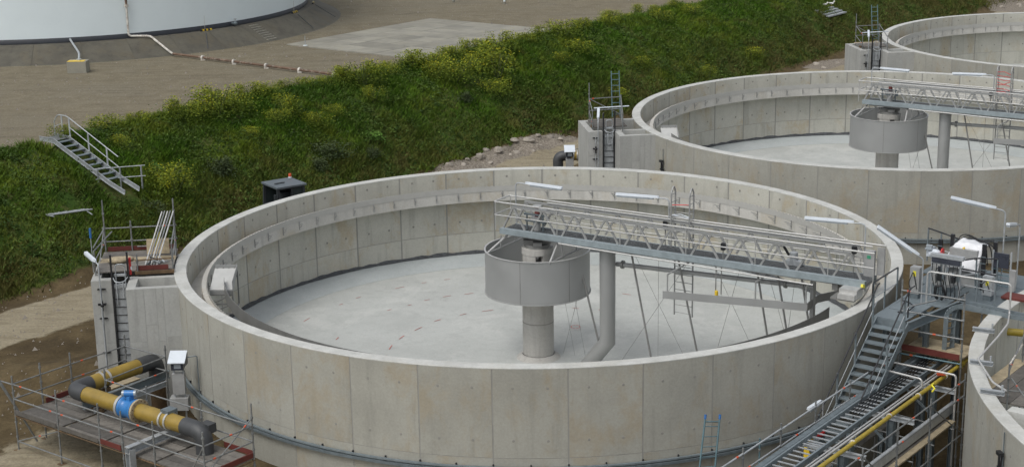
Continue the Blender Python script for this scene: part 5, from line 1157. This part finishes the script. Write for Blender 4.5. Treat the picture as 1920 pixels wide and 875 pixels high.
# scaffold bay and red decked landing below the platform
s = thing('landing_scaffold', 'scaffold bay with red edged plank landing beside the stair', 'scaffold', (15, .8, -6.4), GRID)
for p, q, z1 in ((14.05, .25, 1.05), (16.05, .35, .9), (14.0, 1.9, -.2), (16.0, 2.0, -.2)): post(s, p, q, -6.4, z1, r_=.03)
for z in (.72, .05, -.55): rail(s, (14.05, .2, z), (16.1, .3, z), .028)
rail(s, (14.05, .25, -1.38), (16.05, .35, -1.38), .03, mat='ladder_teal'); rail(s, (14.05, .25, -.75), (14.6, 1.9, -.15)); rail(s, (16.05, .35, -.9), (15.5, 1.8, -.3), band=False); rail(s, (14.05, .25, .1), (14.9, .9, .35))
planks(s, 14.05, 16.0, .4, 1.9, -1.28, 'p', .3, 'plank_light'); MB().box(14.1, 16.0, .30, .34, -1.27, -1.08).build('toe_board', 'toe_red', s)
s2 = thing('galvanised_guard', 'pale galvanised pipe guard rail crossing in front of the platform', 'railing', (15.6, 1.7, -.05), GRID)
MB().path(bend([(14.3, 1.6, -1.2), (14.3, 1.6, 1.03), (16.98, 1.72, 1.03), (16.98, 1.72, 0.05), (17.6, -.1, .35), (17.75, -1.3, .3), (17.95, -3.3, .25), (18.9, -4.6, .15), (19.4, -4.9, .1)], .14), .03, 8).build('rail', 'rail_steel', s2)
for t in (15.1, 16.0, 16.5): MB().path([(t - .035, 1.655 + (t - 14.3) * .045, 1.03), (t + .035, 1.655 + (t - 14.3) * .045, 1.03)], .045, 8).build('coupler', 'galvanised_dark', s2)
for i, (p, q) in enumerate(((16.87, -.19), (17.91, -2.99), (19.04, -5.06))):
    c = thing('rail_clamp', ['galvanised rail clamp highest on the corner tank rim', 'galvanised rail clamp midway on the corner tank rim', 'galvanised rail clamp lowest on the corner tank rim'][i], 'clamp', (p, q, 0), GRID, 'rail clamps on the corner tank rim')
    MB().channel((p - .28, q - .06, .07), (p + .36, q + .06, .07), .12, .12, .014).build('channel', 'galvanised', c); MB().tube((p + .3, q, .05), (p + .3, q, .3), .03, 8).build('socket', 'galvanised', c)
# things inside the corner tank
s = thing('inner_scaffold', 'plank decking on scaffold inside the corner tank at bottom right', 'scaffold', (20, -2, -3.9), GRID)
planks(s, 17.3, 21.5, -2.2, 1.6, -1.3, 'q', .42); planks(s, 20.3, 23, -6.5, -2.3, -1.32, 'q', .42)
for p, q in ((17.6, 1.4), (18.5, -2.25), (19.6, -2.25), (20.6, -5.5), (21, 1.5), (21.5, -3.0)): post(s, p, q, -4.0, -.1 if q > -4 else .1)
rail(s, (17.6, 1.4, -.4), (18.5, -2.25, -.3)); rail(s, (18.5, -2.25, -.9), (21.5, -2.3, -.6)); rail(s, (17.6, 1.3, -.7), (18.5, -2.2, -.1), .03, False, 'pipe_pale'); rail(s, (18.6, -2.3, -.5), (20.6, -5.5, -.3))
nb_ = thing('rim_block', 'small pale block on the inner edge of the corner tank rim', 'block', (20.1, -5.9, -.4), GRID); MB().box(19.85, 20.45, -6.05, -5.65, -.45, -.0).build('block', 'rim_concrete', nb_)
yv = thing('inner_pipe', 'yellow flanged pipe inside the corner tank under the tray', 'pipe', (18.2, 3, -.9), GRID); MB().path(bend([(16.5, 2.3, -.75), (19.8, 3.4, -.75), (19.8, 3.4, -3.95)], .3), .12, 12).build('tube', 'gas_yellow', yv); MB().path([(17.9, 2.77, -.75), (17.98, 2.80, -.75)], .2, 14).build('flange', 'orange_band', yv)

PIT = -6.4
# ------------------------------------------------------------------ corridor between the near tank and the corner tank
s = thing('corridor_scaffold', 'scaffold handrails and posts along the service corridor', 'scaffold', (15.4, -4, PIT), GRID)
for q in (.3, -1.35, -3.3, -5.55, -7.65, -9.8): post(s, 14.08, q, PIT, -1.2 + (.0 if q > -4 else .05), r_=.028)
for q in (-.95, -3.5, -5.75, -8.0, -10.2): post(s, 16.72, q, PIT, -1.15, r_=.028)
qs = [.3, -1.35, -3.3, -5.55, -7.65, -9.8, -12.5]
for a, b_ in zip(qs[:-1], qs[1:]):
    for z in (-1.32, -1.82): rail(s, (14.08, a, z), (14.1, b_, z), .028, mat='galvanised')
qs = [-.95, -3.5, -5.75, -8.0, -10.2, -12.5]
for a, b_ in zip(qs[:-1], qs[1:]):
    for z in (-1.35, -1.85, -3.1): rail(s, (16.72, a, z), (16.72, b_, z), band=z > -3)
for a, b_ in ((-.95, -3.5), (-5.75, -8.0)): rail(s, (16.72, a, -3.1), (16.72, b_, -1.4), .02, False, name='diagonal_brace')
planks(s, 13.55, 14.75, -6.9, -5.6, -4.22, 'p'); planks(s, 14.2, 15.0, -12, -7, -4.4, 'q', .4)
planks(s, 15.95, 16.6, -12, -1.2, -2.62, 'q', .22); planks(s, 14.2, 14.5, -12, -.5, -3.2, 'q', .3)
for k in range(8): rail(s, (14.08, -1.35 - k * 1.5, -2.75), (16.72, -1.6 - k * 1.5, -2.75), .024, k % 3 == 0)
gb = thing('walkway_beam', 'long pale channel beam at the right side of the corridor', 'beam', (16.3, -5, -2.5), GRID); MB().channel((16.32, -.6, -2.4), (16.32, -12.5, -2.4), .12, .3, .016).build('beam', 'galvanised', gb)
g = thing('cable_ladder', 'long galvanised cable ladder sloping away along the corridor', 'cable ladder', (14.9, -5, -1.8), GRID)
for p, h_, mt in ((14.55, .16, 'galvanised_blue'), (15.22, .13, 'galvanised_blue')):
    MB().channel((p - .0, 2.6, -1.62), (p + .18, -12.5, -1.66), .06, h_, .01).build('side_rail', mt, g)
MB().channel((14.40, 2.6, -1.68), (14.58, -12.5, -1.72), .16, .14, .012).build('trunking', 'galvanised_dark', g)
for k in range(50): q = 2.4 - k * .30; MB().beam((14.57 + (2.6 - q) * .012, q, -1.66), (15.2 + (2.6 - q) * .012, q, -1.66), .05, .025).build('rung', 'galvanised', g)
for k in range(4): p = 14.66 + k * .09; MB().path([(p, 2.6, -1.63), (p + .01, -2.5, -1.63), (p + .05, -4.6, -1.66)], .018, 5).build('power_cable', 'black_rubber', g)
g = thing('conduits', 'pair of thin white conduits beside the yellow gas pipe', 'conduits', (15.6, -5, -1.6), GRID)
for dp, r_ in ((0, .035), (-.11, .025)): MB().path([(15.72 + dp, 2.2, -1.5), (15.80 + dp, -12.5, -1.52)], r_, 8).build('conduit', 'rail_steel', g)
g = thing('gas_pipe', 'yellow gas pipe running the length of the corridor', 'pipe', (15.95, -5, -1.6), GRID)
MB().path([(15.92, 3.0, -1.5), (16.0, -12.5, -1.52)], .065, 12).build('pipe', 'gas_yellow', g)
for q in (-.6, -2.6, -4.6, -7.0, -9.4):
    MB().path([(15.94, q - .025, -1.51), (15.94, q + .025, -1.51)], .085, 12).build('pipe_clip', 'pipe_pale', g)
MB().path([(15.93, .55, -1.5), (15.93, .75, -1.5)], .12, 12).build('valve_body', 'gas_yellow', g); MB().beam((15.8, -.9, -1.38), (16.0, -.75, -1.38), .12, .05).build('valve_handle', 'orange_band', g)
MB().path([(15.99, -1.6, -1.43), (16.0, -1.75, -1.43), (16.12, -1.8, -1.5), (16.1, -1.95, -1.56)], .03, 6).build('tape_tail', 'signal_yellow', g)
for i, q in enumerate((-1.0, -4.0, -7.2, -10.4)):
    t = thing('pipe_trestle', ['steel trestle under corridor pipes nearest the plank landing', 'second steel trestle under corridor pipes from the landing', 'third steel trestle under corridor pipes from the landing', 'steel trestle under corridor pipes at the bottom picture edge'][i], 'trestle', (15.6, q, PIT), GRID, 'pipe trestles')
    MB().ibeam((15.75, q, PIT), (15.75, q, -1.86), .2, .2, .016, (1, 0, 0)).build('column', 'galvanised_dark', t); MB().ibeam((14.3, q, -1.79), (16.45, q, -1.79), .12, .14, .014).build('arm', 'galvanised', t)
    MB().beam((15.75, q, -2.7), (14.7, q, -1.88), .06, .06).build('knee_brace', 'galvanised_dark', t)
g = thing('bent_guard', 'bent galvanised pipe guard over the cable ladder', 'railing', (15.3, -1.4, PIT), GRID)
MB().path(bend([(15.75, -1.9, -1.9), (15.75, -1.9, -1.25), (14.25, -1.75, -1.25), (14.3, -1.0, -1.25), (16.45, -1.0, -1.25), (16.45, -1.0, -4.2)], .12), .034, 8).build('pipe', 'rail_steel', g)
MB().path([(14.27, -1.4, -1.25), (14.28, -1.3, -1.25)], .045, 8).build('orange_band', 'orange_band', g)
ld = thing('frame_ladder', 'teal ladder frame standing against the front of the nearest tank', 'ladder', (4.35, -13.3, GROUND), ((0, 0), 0))
LA = [(4.55, -13.45, -1.32), (4.98, -13.32, -1.38)]; LB = [(4.15, -14.25, GROUND), (4.65, -14.1, GROUND)]
for a, b_ in zip(LA, LB): MB().tube(b_, a, .028, 8).build('stile', 'ladder_teal', ld); MB().path([(Vector(b_).lerp(Vector(a), .955)), a], .036, 8).build('cap', 'blue_plastic', ld)
for k in range(9): t = .1 + k * .098; MB().tube(Vector(LB[0]).lerp(Vector(LA[0]), t), Vector(LB[1]).lerp(Vector(LA[1]), t), .014, 6).build('rung', 'ladder_teal', ld)
MB().tube(Vector(LB[0]).lerp(Vector(LA[0]), .93), Vector(LB[1]).lerp(Vector(LA[1]), .93), .022, 6).build('top_bar', 'ladder_teal', ld)
MB().tube(Vector(LB[0]).lerp(Vector(LA[0]), .36), Vector(LB[0]).lerp(Vector(LA[0]), .47), .036, 8).build('white_sleeve', 'lamp_white', ld)
s = thing('front_scaffold', 'low scaffold rails in front of the nearest tank at the bottom edge', 'scaffold', (6, -14.8, GROUND))
for a, b_ in (((3.2, -14.4, -3.3), (7.3, -15.6, -3.1)), ((4.4, -15.2, -3.0), (6.3, -13.4, -2.9)), ((4.0, -14.2, -3.2), (6.0, -15.6, -3.1))): rail(s, a, b_, .03)
post(s, 6.05, -13.9, GROUND, -1.9, mat='ladder_teal'); post(s, 4.0, -15.4, GROUND, -2.9)
lw = strip_lamp('white strip lamp fixture lying beside the lower stair', (13.7, -4.3, GROUND), -1.62, (.0, -.95, -.0), GRID, .8, .05)
cn = thing('orange_hose_reel', 'red and orange equipment hanging at the foot of the stair', 'equipment', (13.9, -5.1, GROUND), GRID)
MB().ball((13.95, -5.0, -2.3), .2, 10, 1, .8, .9).build('red_case', 'signal_red', cn); MB().box(13.72, 13.9, -5.5, -5.3, -3.0, -2.4).build('orange_case', 'yellow_paint', cn); MB().box(13.75, 14.1, -5.3, -4.9, GROUND, -2.45).build('stand', 'galvanised_dark', cn)

# ------------------------------------------------------------------ dike: stairs, scrap railing, plate with gulls, machine cab
s = thing('dike_stairs', 'galvanised stair with one handrail laid down the grassy dike', 'stair', (-27.6, 1.6, -1.6), GRID)
Q0, Q1 = 1.15, 2.0
prof = [(-30.55, .17), (-29.45, .17), (-25.6, -1.36), (-24.5, -1.70)]
prof = [(p, z + .16) for p, z in prof]
for q in (Q0, Q1):
    for a, b_ in zip(prof[:-1], prof[1:]): MB().channel((a[0], q, a[1]), (b_[0], q, b_[1]), .05, .22, .012).build('stringer', 'galvanised', s)
MB().box(-30.5, -29.45, Q0 + .03, Q1 - .03, .30, .33).build('top_landing', 'grating', s)
for k in range(9): t = (k + .5) / 9; p = -29.45 + t * 3.85; z = .29 - t * 1.53; MB().box(p - .13, p + .13, Q0 + .02, Q1 - .02, z + .04, z + .07).build('tread', 'galvanised_blue', s)
hr = [(-30.5, Q1 + .03, 1.0), (-30.2, Q1 + .03, 1.38), (-29.5, Q1 + .03, 1.38), (-25.9, Q1 + .03, -.18)]
MB().path(bend(hr, .2), .026, 7).build('hand_rail', 'galvanised', s); MB().tube((-29.4, Q1 + .03, .86), (-25.9, Q1 + .03, -.68), .022, 6).build('mid_rail', 'galvanised', s); MB().tube((-30.5, Q1 + .03, 1.0), (-30.5, Q1 + .03, .3), .026, 6).tube((-30.5, Q1 + .03, .75), (-30.0, Q1 + .03, .95), .02, 6).build('end_loop', 'galvanised', s)
for p, z in ((-29.9, .3), (-29.35, .28), (-28.0, -.36), (-26.7, -.88)): MB().beam((p, Q1 + .03, z), (p, Q1 + .03, z + 1.05 if p < -28.5 else z + 1.05), .09, .03, (0, 1, 0)).build('rail_post', 'galvanised', s)
g = thing('fallen_railing', 'loose galvanised railing frame lying across the dike stair foot', 'railing', (-25.6, 1.5, -1.6), GRID)
for z in (-.62, -1.12): MB().tube((-26.35, .95, z), (-24.9, 2.75, z + .02), .024, 6).build('rail', 'galvanised', g)
for t in (.06, .5, .92): p = -26.35 + 1.45 * t; q = .95 + 1.8 * t; MB().beam((p, q, -1.75), (p, q, -.61), .07, .03).build('upright', 'galvanised', g)
g = thing('scrap_railing', 'flat galvanised railing panel lying in the grass at far left', 'railing', (-24.6, -2.1, -1.9), GRID)
for k, dz in enumerate((.12, .16, .2)): MB().tube((-24.85 + .28 * k, -3.1, float(height(-24.6, -3)) + dz), (-24.65 + .28 * k, -1.1, float(height(-24.6, -1.2)) + dz + .05), .035, 7).build('bar', 'galvanised', g)
MB().tube((-24.85, -3.1, float(height(-24.6, -3)) + .12), (-24.25, -3.05, float(height(-24.4, -3)) + .25), .03, 6).tube((-24.65, -1.1, float(height(-24.6, -1.2)) + .16), (-24.1, -1.1, float(height(-24.3, -1.2)) + .22), .03, 6).build('end_bar', 'galvanised', g)
zz = float(height(-25.2, 74))
g = thing('concrete_plate', 'flat grey plate lying on the dike top right, gulls on it', 'plate', (-25.2, 74, zz), GRID)
for k in range(4): MB().box(-25.9 + k * .38, -25.55 + k * .38, 72.6, 75.6, zz + .2 - .12 * k, zz + .3 - .12 * k).build('plank', 'galvanised', g)
for i, (p, q) in enumerate(((-25.8, 74.4), (-25.7, 75.4))):
    b = thing('gull', ['white gull standing on the grey plate, left of two', 'white gull standing on the grey plate, right of two'][i], 'bird', (p, q, zz + .3), GRID, 'gulls on the dike plate')
    vs = MB(); pr = [(-.26, .015, .30), (-.16, .055, .27), (0, .085, .25), (.12, .075, .28), (.19, .05, .36), (.22, .052, .43), (.26, .04, .45), (.30, .012, .43)]
    vs.path([(p + x, q, zz + .3 + z) for x, r_, z in pr], [r_ for x, r_, z in pr], 8).build('body', 'gull_white', b)
    MB().path([(p + .29, q, zz + .73), (p + .36, q, zz + .72)], [.014, .004], 5).build('beak', 'yellow_paint', b)
    for sgn in (-1, 1): MB().path([(p + .08, q + sgn * .075, zz + .58), (p - .1, q + sgn * .085, zz + .56), (p - .3, q + sgn * .03, zz + .58)], [.03, .045, .008], 6).build('wing', 'box_grey', b); MB().tube((p + .02, q + sgn * .03, zz + .3), (p + .02, q + sgn * .03, zz + .5), .008, 4).build('leg', 'yellow_paint', b)
# wheeled excavator whose cab shows over the rim
ca = R(-55); FX = ((-11.45, 16.4), R(35))
x = thing('site_machine', 'dark tractor cab with orange beacon showing behind the tank rim', 'machine', (0, 0, -4.0), FX)
MB().box(-.95, 1.9, -.75, .75, -3.35, -2.75).box(.75, 1.9, -.6, .6, -2.75, -2.2).build('chassis', 'cab_dark', x)
for px_ in (-.75, .65):
    for py_ in (-.72, .72): MB().beam((px_, py_, -2.8), (px_ * .92, py_ * .95, -1.42), .12, .12).build('cab_pillar', 'cab_dark', x)
for py_ in (-.72, .72): MB().beam((0, py_, -2.8), (0, py_ * .95, -1.42), .07, .07).build('cab_pillar', 'cab_dark', x)
MB().box(-.80, .74, -.80, .80, -1.40, -1.32).build('cab_roof', 'cab_roof', x); MB().box(-.72, .66, -.72, .72, -1.47, -1.40).build('roof_frame', 'cab_dark', x); MB().box(-.55, -.05, -.12, -.04, -1.30, -1.27).build('roof_grille', 'cab_dark', x)
MB().box(-.78, .7, -.72, .72, -2.85, -2.3).build('cab_body', 'cab_dark', x)
MB().box(.60, .615, -.66, .66, -2.3, -1.46).build('rear_window', 'glass_dark', x); MB().box(.05, .6, -.70, -.685, -2.3, -1.46).build('side_window', 'glass_dark', x); MB().box(-.70, -.03, .66, .675, -2.3, -1.46).build('side_window', 'glass_dark', x); MB().box(.05, .6, .685, .70, -2.3, -1.46).build('side_window', 'glass_dark', x)
MB().box(-.3, .25, -.3, .3, -2.3, -1.75).build('seat', 'cab_dark', x)
b = MB().cyl((.62, .62), .07, -1.30, -1.10, 12).build('beacon', 'orange_band', x); MB().cyl((.62, .62), .08, -1.30, -1.24, 12).build('beacon_base', 'lamp_white', b)
MB().box(-1.0, -.92, -1.0, -.82, -2.1, -1.6).build('mirror', 'cab_dark', x); MB().box(-1.05, -.95, -.7, -.55, -2.68, -2.56).build('work_light', 'yellow_paint', x)
for px_, r_ in ((-.5, .62), (1.4, .5)):
    for py_ in (-.95, .95): MB().path([(px_, py_ - .18, -4.0 + r_), (px_, py_ + .18, -4.0 + r_)], r_, 24).build('wheel', 'black_rubber', x)

# ------------------------------------------------------------------ tidy
for o in bpy.data.objects:
    if '_o' in o: del o['_o']
